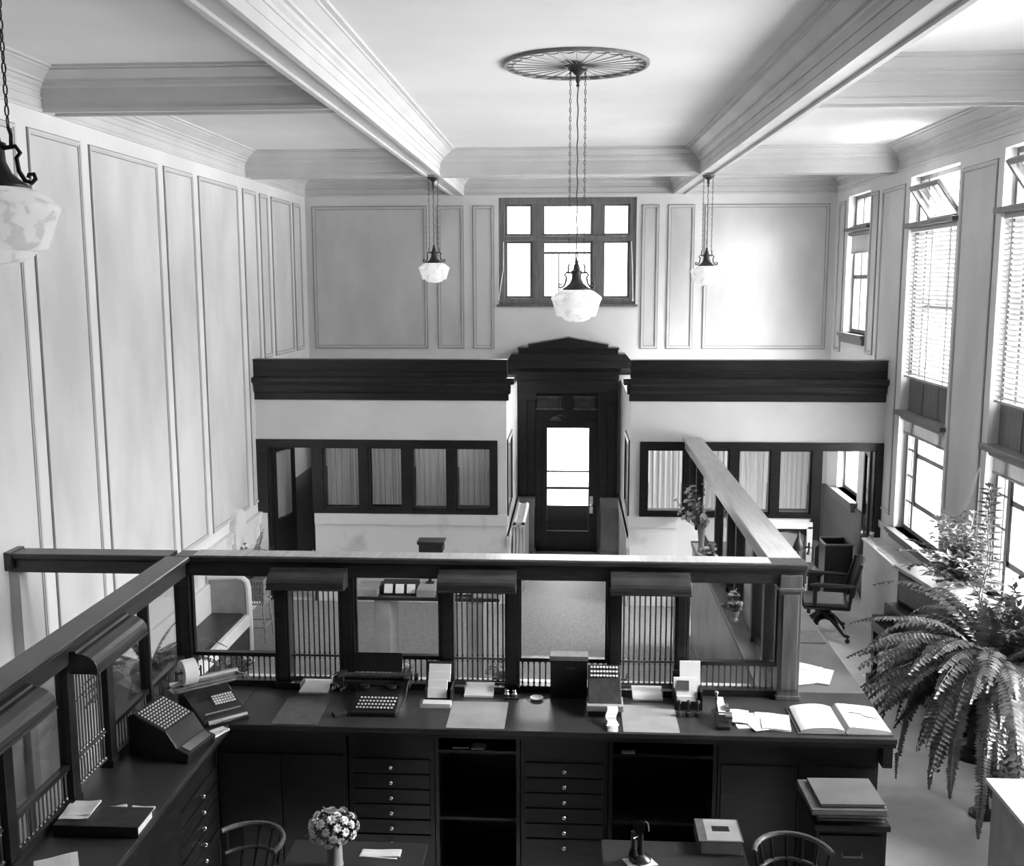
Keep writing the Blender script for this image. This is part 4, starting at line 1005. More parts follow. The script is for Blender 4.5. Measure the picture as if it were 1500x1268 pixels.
# ================================================================== CEILING LAMPS
def lamp(label, loc, z_hook, chains, ornate=True):
    """loc = centre of the shade rim; z_hook = height of the hanging point"""
    x, y, z = loc
    t = thing('pendant_lamp', label, 'lamp', (x, y, z), group='opal glass pendant lamps')
    L = z_hook - z
    mb = MB(); mb.lathe([(.02, .062), (.10, .058), (.125, .050), (.160, .026), (.182, .008), (.187, 0), (.186, -.016), (.179, -.026), (.152, -.112), (.146, -.132), (.138, -.138), (.118, -.140), (.112, -.138), (.096, -.158), (.060, -.174), (.01, -.180)], (0, 0, 0), 40)
    mb.build('glass_shade', 'shade', t, smooth=True, world=False)
    mb = MB(); mb.lathe([(.102, .056), (.104, .066), (.078, .082), (.052, .104), (.036, .140), (.034, .185), (.040, .188), (.040, .196), (.026, .202), (.020, .235), (.012, .250), (.016, .262), (.006, .275)], (0, 0, 0), 20)
    mb.build('fitter_cap', 'iron', t, smooth=True, world=False)
    for s in (-1, 1):
        mb = MB(); mb.tube([(s * .034, 0, .18), (s * .075, 0, .185), (s * .088, 0, .165), (s * .075, 0, .15), (s * .080, 0, .11), (s * .098, 0, .080), (s * .12, 0, .072), (s * .133, 0, .085), (s * .128, 0, .100), (s * .113, 0, .098), (s * .110, 0, .088)], .007)
        mb.tube([(s * .06, 0, .186), (s * .062, 0, .22), (s * .054, 0, .245)], .006)
        mb.build('scroll_bracket', 'iron', t, smooth=True, world=False)
        mb = MB(); n = max(6, int((L - .30) / .030)); zz = .245
        for k in range(n):
            z0 = .245 + (L - .28) * k / n; z1 = .245 + (L - .28) * (k + 1) / n; zm = (z0 + z1) / 2; h = (z1 - z0) * .56
            pts = []
            for q in range(8):
                a = 2 * PI * q / 8; rr = .0062 * math.cos(a)
                pts.append((s * .054 + (rr if k % 2 else 0), (0 if k % 2 else rr), zm + h * math.sin(a)))
            mb.tube(pts, .0026, n=4, closed=True)
        mb.build('chain', 'iron', t, world=False)
        mb = MB(); mb.tube([(s * .054, .0 + .013 * math.cos(2 * PI * q / 10), L - .03 + .016 * math.sin(2 * PI * q / 10)) for q in range(10)], .004, closed=True); mb.build('chain_ring', 'iron', t, world=False)
    mb = MB(); k = 26; mb.tube([(.004 * math.sin(q * 1.9), .004 * math.cos(q * 1.9), .27 + (L - .3) * q / k) for q in range(k + 1)], .0045, n=5); mb.build('flex', 'rope', t, world=False)
    mb = MB(); mb.lathe([(.006, -.14), (.014, -.13), (.008, -.115), (.016, -.10), (.014, -.06), (.03, -.05), (.045, -.03), (.07, -.022), (.075, -.004), (.06, .0)], (0, 0, L), 18); mb.build('canopy', 'iron', t, smooth=True, world=False)
    return t
lamp('opal pendant lamp hanging from the round ceiling rosette in front of the big back window', (.024, 7.75, 3.893), 5.535, True)
lamp('small opal pendant lamp hanging under the left beam before the back wall', (lx(12.66), 12.66, 4.185), 5.262, True)
lamp('small opal pendant lamp hanging under the right beam before the back wall', (rx(12.66) + .015, 12.66, 4.14), 5.262, True)
lamp('large near opal pendant lamp cut by the left edge of the photo', (-1.826, 3.25, 4.243), 5.262, True)
# rosette
t = thing('ceiling_rosette', 'round wrought ironwork rosette flat against the ceiling', 'ceiling rosette', (.012, 7.74, ZC))
cx, cy, R0 = .012, 7.74, .525
mb = MB(); mb.lathe([(R0 - .030, ZC - .016), (R0 - .026, ZC - .024), (R0 - .008, ZC - .025), (R0, ZC - .016), (R0, ZC - .001), (R0 - .030, ZC - .001), (R0 - .030, ZC - .016)], (cx, cy, 0), 64, caps=False); mb.build('rim', 'rosette', t, smooth=True)
mb = MB(); mb.lathe([(.10, ZC - .022), (.09, ZC - .03), (.05, ZC - .035), (.01, ZC - .036)], (cx, cy, 0), 30); mb.build('hub', 'iron', t, smooth=True)
mb = MB()
for k in range(28):
    a = 2 * PI * k / 28; mb.tube([(cx + r_ * math.cos(a), cy + r_ * math.sin(a), ZC - .024) for r_ in (.09, R0 - .026)], .0030, n=5)
mb.build('spokes', 'rosette', t)
mb = MB()
for k in range(28):
    a0 = 2 * PI * k / 28; pts = []
    for q in range(9):
        b = PI * q / 8; aa = a0 + 2 * PI / 28 * (.5 - .42 * math.cos(b)); r_ = R0 - .028 - .045 * math.sin(b)
        pts.append((cx + r_ * math.cos(aa), cy + r_ * math.sin(aa), ZC - .024))
    mb.tube(pts, .0035, n=5)
mb.build('scallops', 'rosette', t)

# ================================================================== LOBBY FURNITURE
t = thing('check_desk', 'standing writing desk in the lobby with marble slab legs and card slots on top', 'desk', (-1.38, 9.75, 0))
MB().box(-2.08, -.68, 9.48, 10.02, 1.0, 1.03).build('desk_top', 'wood', t, bevel=.004)
for a, b in ((-1.89, -1.74), (-.98, -.85)): MB().box(a, b, 9.52, 9.98, 0, 1.0).build('leg', 'gmarble', t, bevel=.005)
MB().box(-2.08, -.68, 9.66, 9.84, 1.03, 1.05).build('rack_base', 'wood', t)
for a, b in ((-2.065, -1.855), (-1.478, -1.30), (-.93, -.70)): MB().box(a, b, 9.5, 9.8, 1.03, 1.10).build('marble_block', 'gmarble', t, bevel=.003)
for k, x in enumerate((-1.76, -1.65, -1.54, -1.22, -1.11, -1.0)):
    c = MB().box(x - .045, x + .035, 9.60, 9.615, 1.035, 1.125, rot=Matrix.Rotation(-.5, 3, 'X')).build('card_slot', 'card', t)
MB().box(-1.84, -1.49, 9.62, 9.82, 1.03, 1.115).build('rack', 'wood', t); MB().box(-1.29, -.94, 9.62, 9.82, 1.03, 1.115).build('rack', 'wood', t)
q = thing('calendar_stand', 'dark box on a stem rising above the lobby writing desk', 'stand', (-1.36, 9.75, 1.05))
mb = MB(); mb.box(-1.42, -1.34, 9.72, 9.79, 1.1005, 1.11); mb.cyl((-1.38, 9.755, 1.11), (-1.38, 9.755, 1.44), .016, n=10); mb.build('stem', 'wood', q)
mb = MB(); mb.prism([(-1.485, 1.50), (-1.235, 1.50), (-1.225, 1.53), (-1.495, 1.53)], 'y', 9.66, 9.86); mb.box(-1.475, -1.245, 9.67, 9.85, 1.42, 1.50); mb.build('box', 'wood', q, bevel=.004)
# settee
t = thing('settee', 'long lobby settee against the left wall with black seat and white curved arms', 'settee', (-3.7, 9.4, 0))
mb = MB(); mb.box(-3.90, -3.50, 8.1, 10.62, .38, .41); mb.box(-3.52, -3.46, 8.1, 10.62, .34, .47); mb.build('seat_frame', 'cream', t, bevel=.01)
MB().box(-3.88, -3.525, 8.14, 10.58, .41, .49).build('seat_cushion', 'leather', t, bevel=.02)
mb = MB(); mb.box(-3.50, -3.47, 8.16, 10.56, .05, .34); mb.build('front_panel', 'leather', t)
MB().box(-3.93, -3.88, 8.1, 10.62, .0, .80).build('back_panel', 'cream', t, bevel=.01)
for y in (8.06, 10.60):
    mb = MB(); pts = [(-3.90, y, .87), (-3.60, y, .885), (-3.53, y, .87), (-3.485, y, .83), (-3.47, y, .76), (-3.465, y, .45), (-3.465, y, .02)]; mb.tube(pts, .032, n=8); mb.build('arm_rail', 'cream', t, smooth=True)
    MB().box(-3.90, -3.49, y - .012, y + .012, .06, .86).build('arm_panel', 'vase', t)
# drinking fountain niche on the wall
t = thing('drinking_fountain', 'round-topped marble fountain slab on the left wall near the office door', 'fountain', (XL, 11.65, .9))
mb = MB(); pts = [(11.48, .80), (11.86, .80), (11.86, 1.20)] + [(11.67 + .19 * math.cos(PI * k / 12), 1.20 + .19 * math.sin(PI * k / 12)) for k in range(1, 12)] + [(11.48, 1.20)]
mb.prism(pts, 'x', XL + .001, XL + .075); mb.build('slab', 'marble', t, bevel=.004)
mb = MB(); mb.lathe([(.02, .0), (.09, .05), (.11, .12), (.115, .15), (.10, .15), (.08, .09), (.01, .06)], (XL + .19, 11.67, .80), 20); mb.build('basin', 'marble', t, smooth=True)
# recess radiator
def radiator(label, x0, x1, y0, y1, z1, n, along='y'):
    t = thing('radiator', label, 'radiator', ((x0 + x1) / 2, (y0 + y1) / 2, 0))
    mb = MB()
    for k in range(n):
        y = y0 + (y1 - y0) * (k + .5) / n; w_ = (y1 - y0) / n * .42
        for xx in [x0 + (x1 - x0) * (j + .5) / 4 for j in range(4)]:
            mb.cyl((xx, y, .10), (xx, y, z1 - .06), .017, n=8)
        mb.box(x0, x1, y - w_, y + w_, .07, .13); mb.box(x0, x1, y - w_, y + w_, z1 - .09, z1 - .02); mb.cyl((x0 + .03, y - w_, z1 - .035), (x0 + .03, y + w_, z1 - .035), .03, n=8); mb.cyl((x1 - .03, y - w_, z1 - .035), (x1 - .03, y + w_, z1 - .035), .03, n=8)
    mb.build('columns', 'radiator', t, bevel=.004)
    for yy in (y0 + .05, y1 - .05): MB().box(x0 + .02, x1 - .02, yy - .025, yy + .025, 0, .08).build('foot', 'radiator', t)
    mb = MB(); mb.cyl(((x0 + x1) / 2, y0 - .0, z1 - .06), ((x0 + x1) / 2, y0 - .05, z1 - .06), .012, n=8); mb.ball(((x0 + x1) / 2, y0 - .06, z1 - .05), .018, 8); mb.build('valve', 'bronze', t)
    return t
radiator('white column radiator at the entrance recess, left of the door', -.77, -.60, 13.1, 14.3, .95, 16)

# ---- plants -------------------------------------------------------
def frond(mb, p0, az, elev, length, droop, lw, ll, n=18, stem=.0035, hang=0.0):
    """arching frond: starts at p0 heading az/elev, bends down; paired leaflets"""
    p = Vector(p0); d = Vector((math.cos(az) * math.cos(elev), math.sin(az) * math.cos(elev), math.sin(elev))); st = length / n; pts = [p.copy()]; ds = []
    for i in range(n):
        d = (d + Vector((0, 0, -droop * st))).normalized()
        if hang and i > n * .5: d = (d + Vector((0, 0, -hang * st))).normalized()
        p = p + d * st; pts.append(p.copy()); ds.append(d.copy())
    mb.tube(pts, [stem * (1 - .75 * i / n) for i in range(n + 1)], n=4)
    for i in range(2, n + 1):
        u = i / n; dd = ds[i - 1]; side = dd.cross(Vector((0, 0, 1)))
        if side.length < .05: side = Vector((-math.sin(az), math.cos(az), 0))
        side.normalize(); up = side.cross(dd).normalized(); sz = (math.sin(PI * min(1, u * .85 + .12)) ** .7)
        for s in (-1, 1):
            for off in (0, .5):
                base = pts[i] - dd * st * off
                v = (side * s + dd * .35 - up * (.12 + .25 * random.random())).normalized()
                mb.leaf(base, v, up, ll * sz * (.85 + .3 * random.random()), lw)
    return pts
def bushy(mb, c, h, r, n, ll, lw, seed, spread=1.0):
    rr = random.Random(seed)
    for k in range(n):
        az = rr.random() * 2 * PI; el = .35 + 1.1 * rr.random(); L = h * (.55 + .5 * rr.random())
        p = Vector(c); d = Vector((math.cos(az) * math.cos(el), math.sin(az) * math.cos(el), math.sin(el))); pts = [p.copy()]; m = 8
        for i in range(m):
            d = (d + Vector((rr.random() - .5, rr.random() - .5, -.12 - .1 * i * spread)) * .18).normalized(); p = p + d * L / m; pts.append(p.copy())
        mb.tube(pts, .003, n=4)
        for i in range(2, m + 1):
            for s in range(3):
                a2 = rr.random() * 2 * PI; v = (d * .4 + Vector((math.cos(a2), math.sin(a2), rr.random() * .8 - .2))).normalized()
                mb.leaf(pts[i], v, (0, 0, 1), ll * (.7 + .6 * rr.random()), lw)
def flower_head(mb, c, r, rr, tilt=None):
    """many-petalled bloom"""
    n = Vector(tilt).normalized() if tilt else Vector((0, -.3, 1)).normalized(); u, v = frame_of(n)
    for ring_, (m, el, sz) in enumerate(((8, .15, 1.0), (7, .55, .8), (5, 1.0, .55))):
        for k in range(m):
            a = 2 * PI * (k + .5 * ring_) / m + rr.random() * .2; d = (u * math.cos(a) + v * math.sin(a)) * math.cos(el) + n * math.sin(el)
            mb.leaf(Vector(c), d, n, r * sz, r * .95)
def pot(name, prof, c, m_, parent):
    mb = MB(); mb.lathe(prof, c, 24); return mb.build(name, m_, parent, smooth=True)

# big fern on a stand by the right windows
random.seed(21)
FX, FY, FZ = 3.12, 7.55, 1.20
t = thing('potted_fern', 'huge drooping fern on a tall stand by the right-hand windows', 'fern', (FX, FY, 0))
pot('pot', [(.10, 0), (.13, .03), (.16, .16), (.17, .22), (.185, .23), (.185, .26), (.165, .26), (.155, .22), (.02, .20)], (FX, FY, FZ - .27), 'pot', t)
mb = MB(); mb.lathe([(.095, 0), (.095, .03), (.05, .06), (.04, .12), (.05, .45), (.04, .80), (.12, .88), (.17, .90), (.17, .93)], (FX, FY, 0), 20); mb.build('stand', 'wood', t, smooth=True)
mb = MB(); rr = random.Random(5)
def wild(az, el, L, dr, lw, ll, n):
    frond(mb, (FX + .09 * math.cos(az) * rr.random(), FY + .09 * math.sin(az) * rr.random(), FZ - .03), az + .7 * (rr.random() - .5), el, L, dr, lw, ll, n=n)
for k in range(120):
    az = rr.random() * 2 * PI; el = .05 + 1.25 * rr.random() ** .8
    L = .60 + .55 * rr.random()
    if math.cos(az) > .2: L *= .60
    wild(az, el, L, 1.5 + 2.1 * rr.random(), .044, .085 + .03 * rr.random(), 13)
for k in range(34): wild(PI * (.72 + .75 * rr.random()), .2 + .85 * rr.random(), .85 + .35 * rr.random(), 1.1 + .9 * rr.random(), .046, .092, 16)
bushy(mb, (FX + .05, FY + .1, FZ), .62, .3, 60, .075, .04, 77); mb.keep(0, lo=2.08, hi=XR - .03); mb.build('fronds', 'leaf', t)
mb = MB()
for az, el, L, hg in ((3.25, .5, 1.35, 3), (4.3, .6, 1.55, 4), (4.75, .65, 2.0, 4), (4.62, .62, 1.75, 4), (3.75, .45, 1.25, 3), (4.0, .55, 1.3, 4), (4.95, .55, 1.5, 4), (4.4, .5, 1.2, 4)):
    frond(mb, (FX, FY, FZ), az, el, L, 2.6, .040, .070, n=34, hang=hg, stem=.0045)
mb.build('hanging_fronds', 'leafl', t)
# tall upright plant by the window
VX, VY = 3.42, 8.55
t = thing('tall_plant', 'tall upright leafy plant rising before the rightmost window', 'plant', (VX, VY, 0))
pot('pot', [(.11, 0), (.15, .25), (.17, .27), (.17, .30), (.15, .30), (.14, .26), (.02, .25)], (VX, VY, .5), 'pot', t)
mb = MB(); mb.lathe([(.15, 0), (.15, .04), (.05, .08), (.05, .42), (.14, .47), (.14, .50)], (VX, VY, 0), 16); mb.build('stand', 'wood', t, smooth=True)
mb = MB(); rr = random.Random(3)
for s in range(2):
    pts = [(VX + .03 * s + .02 * math.sin(q), VY + .02 * s + .02 * math.cos(q * 1.3), .76 + 1.60 * q / 12) for q in range(13)]; mb.tube(pts, [.008 * (1 - .6 * q / 12) for q in range(13)], n=5)
    for q in range(110):
        u = .02 + .98 * q / 110; a = q * 2.4; r_ = .15 * (1.15 - u * .65)
        mb.leaf((VX + .03 * s, VY + .02 * s, .76 + 1.60 * u), (math.cos(a), math.sin(a), -.15 + .5 * u), (0, 0, 1), r_ + .03, .045)
mb.build('stems', 'leaf', t)
# bushy pale plant on the piano top
t = thing('bushy_plant', 'bushy small-leaved plant standing on the piano top by the window', 'plant', (3.62, 9.38, 1.262))
pot('pot', [(.07, 0), (.10, .12), (.11, .14), (.10, .14), (.02, .12)], (3.60, 9.42, 1.262), 'pot', t)
mb = MB(); bushy(mb, (3.56, 9.36, 1.36), .62, .3, 105, .070, .045, 6); bushy(mb, (3.50, 9.10, 1.34), .45, .3, 50, .065, .042, 16); mb.keep(0, hi=XR - .09); mb.build('foliage', 'leafl', t)
# fern in the left aisle seen through the left screen
random.seed(4)
t = thing('potted_fern', 'dark fern on a stand in the left aisle, seen through the left screen glass', 'fern', (-3.3, 7.6, 0))
pot('pot', [(.09, 0), (.13, .18), (.14, .20), (.12, .20), (.02, .17)], (-3.3, 7.6, .82), 'pot', t)
mb = MB(); mb.lathe([(.15, 0), (.15, .04), (.05, .08), (.05, .74), (.14, .79), (.14, .82)], (-3.3, 7.6, 0), 16); mb.build('stand', 'wood', t, smooth=True)
mb = MB(); rr = random.Random(9)
for k in range(34): frond(mb, (-3.3, 7.6, 1.0), rr.random() * 2 * PI, .3 + 1.0 * rr.random(), .45 + .3 * rr.random(), 2.4, .026, .05, n=14)
mb.build('fronds', 'leaf', t)
# wall plant on wicker stand beyond the settee
random.seed(8)
t = thing('wicker_plant_stand', 'pale wicker stand of leafy plant beyond the settee on the left', 'plant stand', (-3.62, 11.15, 0))
mb = MB()
for sx in (-1, 1):
    for sy in (-1, 1): mb.tube([(-3.62 + sx * .20, 11.15 + sy * .15, 0), (-3.62 + sx * .17, 11.15 + sy * .13, .4), (-3.62 + sx * .19, 11.15 + sy * .15, .72)], .012, n=6)
for z in (.18, .45, .55, .65, .72): mb.tube([(-3.81, 11.0, z), (-3.43, 11.0, z), (-3.43, 11.3, z), (-3.81, 11.3, z)], .010, n=5, closed=True)
for k in range(14): mb.tube([(-3.81 + .38 * k / 13, 11.0, .45), (-3.81 + .38 * k / 13, 11.0, .72)], .006, n=4)
mb.build('wicker', 'wicker', t); MB().box(-3.79, -3.45, 11.02, 11.28, .48, .70).build('planter_box', 'vase', t)
mb = MB(); rr = random.Random(10)
bushy(mb, (-3.62, 11.15, .70), .45, .3, 26, .05, .03, 12)
for k in range(12): frond(mb, (-3.62, 11.15, .70), rr.random() * 2 * PI, .7 + .7 * rr.random(), .42 + .2 * rr.random(), 1.6, .025, .05, n=12)
mb.keep(0, lo=XL + .07); mb.keep(1, hi=11.44); mb.build('foliage', 'leaf', t)
# flowers on the lobby ledge
def ledge_flowers(label, x, y, z, n, r, seed, vase='vase'):
    rr = random.Random(seed); t = thing('flower_bowl', label, 'flowers', (x, y, z))
    pot('bowl', [(.04, 0), (.06, .02), (.08, .07), (.075, .07), (.05, .03), (.01, .02)], (x, y, z), vase, t)
    mb = MB()
    for k in range(n * 2):
        a = rr.random() * 2 * PI; d = Vector((math.cos(a), math.sin(a), .4 + rr.random() * 1.0)).normalized(); mb.tube([(x, y, z + .05), tuple(Vector((x, y, z + .05)) + d * r)], .002, n=4)
        for q in (.5, .8): mb.leaf(Vector((x, y, z + .05)) + d * r * q, (math.cos(a + q), math.sin(a + q), .2), (0, 0, 1), .05, .025)
    mb.build('leaves', 'leaf', t)
    for k in range(n):
        a = rr.random() * 2 * PI; d = Vector((math.cos(a), math.sin(a), .5 + rr.random() * 1.4)).normalized(); c = Vector((x, y, z + .05)) + d * r
        mb = MB(); flower_head(mb, c, .028, rr, d); mb.build('blossom', 'petal', t)
ledge_flowers('bowl of white flowers on the ledge behind the leftmost screen glass', -2.44, 7.12, 1.13, 14, .15, 1)
ledge_flowers('few white flowers on the ledge behind the typewriter', -1.24, 7.15, 1.13, 4, .10, 2)
ledge_flowers('flowers in a dark bowl on the ledge behind the middle wicket', -.49, 7.14, 1.13, 5, .15, 3, 'pot')
# vases along the officers screen
def tall_vase(label, x, y, z, h, rad, n, r, hgt, seed, glass=True, dark=.5):
    rr = random.Random(seed); t = thing('flower_vase', label, 'vase of flowers', (x, y, z))
    pot('vase', [(rad * .8, 0), (rad * .85, .01), (rad * .6, .04), (rad * .7, h * .5), (rad, h), (rad * .9, h), (rad * .6, h * .5), (.005, .05)], (x, y, z), 'vase', t)
    mb = MB(); heads = []
    for k in range(n):
        a = rr.random() * 2 * PI; sp = r * (.25 + .85 * rr.random()); top = Vector((x + sp * math.cos(a), y + sp * math.sin(a), z + h + hgt * (.2 + .8 * rr.random()) * (1.1 - .45 * sp / r)))
        b = Vector((x, y, z + h * .8)); mid = (b + top) / 2 + Vector((math.cos(a), math.sin(a), .2)) * .03; mb.tube([b, mid, top], .0028, n=4); heads.append((top, (top - mid).normalized()))
        for q in range(7):
            u = .3 + .7 * rr.random(); c = b.lerp(top, u); a2 = rr.random() * 2 * PI; mb.leaf(c, (math.cos(a2), math.sin(a2), .5), (0, 0, 1), .075, .028)
    mb.keep(0, hi=1.41); mb.build('stems', 'leaf', t)
    for c, d in heads:
        mb = MB(); flower_head(mb, c, .034, rr, d)
        flower_head(mb, c - d * .05 + Vector((.02, 0, 0)), .026, rr, d); mb.keep(0, hi=1.41); mb.build('blossom', 'petal' if rr.random() > .35 else 'card', t)
tall_vase('tall pale vase of gladioli at the far end of the right screen', 1.362, 10.72, ZT + .0045, .30, .048, 24, .30, .48, 5)
tall_vase('low bunch of flowers beside the tall pale vase', 1.362, 9.92, ZT, .12, .045, 12, .14, .20, 6)
tall_vase('dark bowl of flowers on the right counter seen through the corner glass', 1.362, 8.45, ZT, .10, .046, 12, .13, .18, 7)
tag(MB().box(1.315, 1.415, 10.4, 11.1, ZT + .0005, ZT + .004).build('table_cloth', 'paper'), 'small white cloth under the tall vase on the right counter', 'cloth')

# ================================================================== RIGHT SIDE FURNITURE
# radiator cabinet
t = thing('radiator_cabinet', 'pale radiator cover below the tall window beside the office door', 'radiator cover', (3.63, 11.4, 0))
MB().box(3.52, 3.735, 10.42, 12.42, 0, .92).build('cover', 'cream', t, bevel=.006)
MB().box(3.50, 3.735, 10.40, 12.44, .92, .95).build('top', 'cream', t, bevel=.006)
mb = MB()
for k in range(9): mb.box(3.535 + k * .021, 3.546 + k * .021, 10.6, 11.9, .9505, .955)
mb.build('grille', 'radiator', t)
mb = MB(); mb.cyl((3.60, 12.36, .955), (3.60, 12.36, 1.01), .02, n=8); mb.ball((3.60, 12.36, 1.02), .03, 8); mb.ball((3.55, 12.30, .985), .025, 8); mb.build('valve', 'nickel', t, smooth=True)
# swivel armchair
def swivel(label, x, y, rz, wood='wood', zseat=.45):
    t = thing('swivel_armchair', label, 'chair', (x, y, 0), rz)
    # local: faces -x
    mb = MB(); mb.box(-.25, .24, -.24, .24, zseat - .045, zseat); bmesh.ops.translate(mb.bm, verts=[], vec=(0, 0, 0)); mb.build('seat', 'woodb', t, world=False, bevel=.015)
    mb = MB(); mb.box(-.26, .25, -.25, .25, zseat - .075, zseat - .045); mb.build('seat_frame', wood, t, world=False, bevel=.01)
    mb = MB(); n = 12; prev = None
    for i in range(n + 1):
        a = -1 + 2 * i / n; yy = .235 * a; xx = .27 + .045 * (1 - a * a); top = .90 + .05 * (1 - a * a)
        cur = [mb.V((xx - .02, yy, .52)), mb.V((xx + .005, yy, .52)), mb.V((xx + .095, yy, top)), mb.V((xx + .07, yy, top))]
        if prev:
            for q in range(4): mb.F([prev[q], prev[(q + 1) % 4], cur[(q + 1) % 4], cur[q]])
        else: mb.F(cur[::-1])
        prev = cur
    mb.F(prev); mb.build('backrest', 'leather' if wood == 'wood' else wood, t, world=False, bevel=.004)
    for s in (-1, 1):
        mb = MB(); mb.tube([(.235, s * .235, .39), (.25, s * .235, .55), (.345, s * .225, .91)], .020, n=8); mb.build('back_post', wood, t, world=False, smooth=True)
        mb = MB(); mb.box(-.16, -.115, s * .25 - .018, s * .25 + .018, .42, .645); mb.build('arm_post', wood, t, world=False, bevel=.004)
        mb = MB(); mb.tube([(.285, s * .245, .66), (.10, s * .255, .665), (-.12, s * .255, .665), (-.19, s * .25, .655)], [.018, .024, .026, .02], n=8); mb.build('armrest', wood, t, world=False, smooth=True)
    mb = MB(); mb.cyl((0, 0, .20), (0, 0, zseat - .07), .028, n=12); mb.lathe([(.05, .24), (.075, .30), (.055, .34), (.035, .36)], (0, 0, 0), 14); mb.cyl((0, 0, zseat - .10), (0, 0, zseat - .07), .12, n=14); mb.build('pedestal', wood, t, world=False, smooth=True)
    for k in range(4):
        a = PI / 4 + k * PI / 2; c, s_ = math.cos(a), math.sin(a)
        mb = MB(); mb.tube([(c * .02, s_ * .02, .235), (c * .10, s_ * .10, .23), (c * .20, s_ * .20, .16), (c * .29, s_ * .29, .085), (c * .34, s_ * .34, .075)], [.038, .036, .032, .026, .022], n=8); lg = mb.build('leg', wood, t, world=False, smooth=True)
        mb = MB(); mb.cyl((c * .33 - s_ * .012, s_ * .33 + c * .012, .026), (c * .33 + s_ * .012, s_ * .33 - c * .012, .026), .025, n=12); mb.cyl((c * .33, s_ * .33, .045), (c * .33, s_ * .33, .075), .008, n=6); mb.build('caster', 'iron', lg, world=False)
    return t
swivel('dark swivel armchair standing on the pale floor beside the right counter', 2.89, 11.60, math.radians(-8))
# officer desk behind it
t = thing('typing_desk', 'low dark desk behind the swivel armchair, partly hidden by the corner post', 'desk', (2.5, 12.1, 0))
MB().box(2.06, 2.93, 11.93, 12.46, .60, .63).build('desk_top', 'wood', t, bevel=.006)
MB().box(2.09, 2.62, 11.97, 12.44, .03, .60).build('pedestal', 'wood', t)
for k in range(3):
    d = MB().box(2.36, 2.60, 11.955, 11.972, .08 + k * .17, .23 + k * .17).build('drawer', 'wood', t, bevel=.003)
    mb = MB(); mb.ball((2.48, 11.945, .155 + k * .17), .012, 8); mb.build('knob', 'brass', d, smooth=True)
for y in (11.97, 12.40): MB().box(2.88, 2.92, y, y + .04, 0, .60).build('leg', 'wood', t)
q = thing('candlestick_telephone', 'pale-stemmed candlestick telephone on the low dark desk', 'telephone', (2.86, 12.10, .63))
mb = MB(); mb.lathe([(.05, 0), (.052, .012), (.02, .03), (.013, .05), (.013, .27), (.02, .28), (.02, .30)], (2.86, 12.10, .63), 16); mb.build('stand', 'nickel', q, smooth=True)
mb = MB(); mb.cyl((2.86, 12.10, .94), (2.86, 12.04, .97), .012, .04, n=12); mb.ball((2.86, 12.10, .94), .028, 8); mb.build('mouthpiece', 'black', q, smooth=True)
mb = MB(); mb.cyl((2.80, 12.10, .86), (2.80, 12.10, .96), .012, n=10); mb.cyl((2.80, 12.10, .82), (2.80, 12.10, .86), .028, .014, n=12); mb.tube([(2.86, 12.1, .90), (2.80, 12.1, .90)], .006); mb.build('receiver', 'black', q, smooth=True)
q = thing('desk_lamp', 'dark bracket lamp with a cone shade at the left of the candlestick telephone', 'lamp', (2.70, 12.2, .63))
mb = MB(); mb.lathe([(.06, 0), (.06, .015), (.015, .03), (.01, .06), (.01, .34)], (2.70, 12.2, .63), 14); mb.build('base', 'iron', q, smooth=True)
mb = MB(); mb.lathe([(.075, .22), (.05, .30), (.02, .38), (.012, .44)], (2.70, 12.2, .63), 16); mb.build('lamp_shade', 'iron', q, smooth=True)
mb = MB(); mb.tube([(2.70, 12.2, .90), (2.76, 12.19, .88), (2.82, 12.17, .89)], .012); mb.build('arm', 'iron', q, smooth=True)
# white framed hearth panel under the partition lights
t = thing('hearth_surround', 'white-framed dark hearth opening below the right partition lights', 'fireplace', (2.65, YP, 0))
mb = MB(); mb.box(2.34, 2.42, YP - .06, YP, 0, 1.05); mb.box(2.87, 2.94, YP - .06, YP, 0, 1.05); mb.box(2.34, 2.94, YP - .06, YP, 1.02, 1.10); mb.build('frame', 'cream', t, bevel=.004)
mb = MB(); mb.box(2.42, 2.87, YP - .02, YP, 0, 1.02); mb.build('back_plate', 'vase', t)
mb = MB(); pts = [(2.42, .98)] + [(2.645 - .225 * math.cos(PI * k / 10), .98 - .0 + .035 * math.sin(PI * k / 10)) for k in range(11)] + [(2.87, .90), (2.80, .94), (2.645, .965), (2.49, .94), (2.42, .90)]
mb = MB(); mb.prism([(2.42, 1.02), (2.87, 1.02), (2.87, .93), (2.80, .965), (2.645, .99), (2.49, .965), (2.42, .93)], 'y', YP - .045, YP - .02); mb.build('arch', 'wood', t)
# box in the right office
t = thing('open_box', 'dark open-topped wooden box standing inside the right office doorway', 'box', (3.42, 13.35, 0))
mb = MB(); mb.box(3.25, 3.60, 13.15, 13.17, .02, .66); mb.box(3.25, 3.60, 13.53, 13.55, .02, .66); mb.box(3.25, 3.27, 13.17, 13.53, .02, .66); mb.box(3.58, 3.60, 13.17, 13.53, .02, .66); mb.box(3.27, 3.58, 13.17, 13.53, .02, .30); mb.build('case', 'wood', t)
mb = MB(); mb.box(3.235, 3.615, 13.135, 13.165, .66, .68); mb.box(3.235, 3.615, 13.535, 13.565, .66, .68); mb.box(3.235, 3.265, 13.165, 13.535, .66, .68); mb.box(3.585, 3.615, 13.165, 13.535, .66, .68); mb.build('rim', 'spandrel', t)
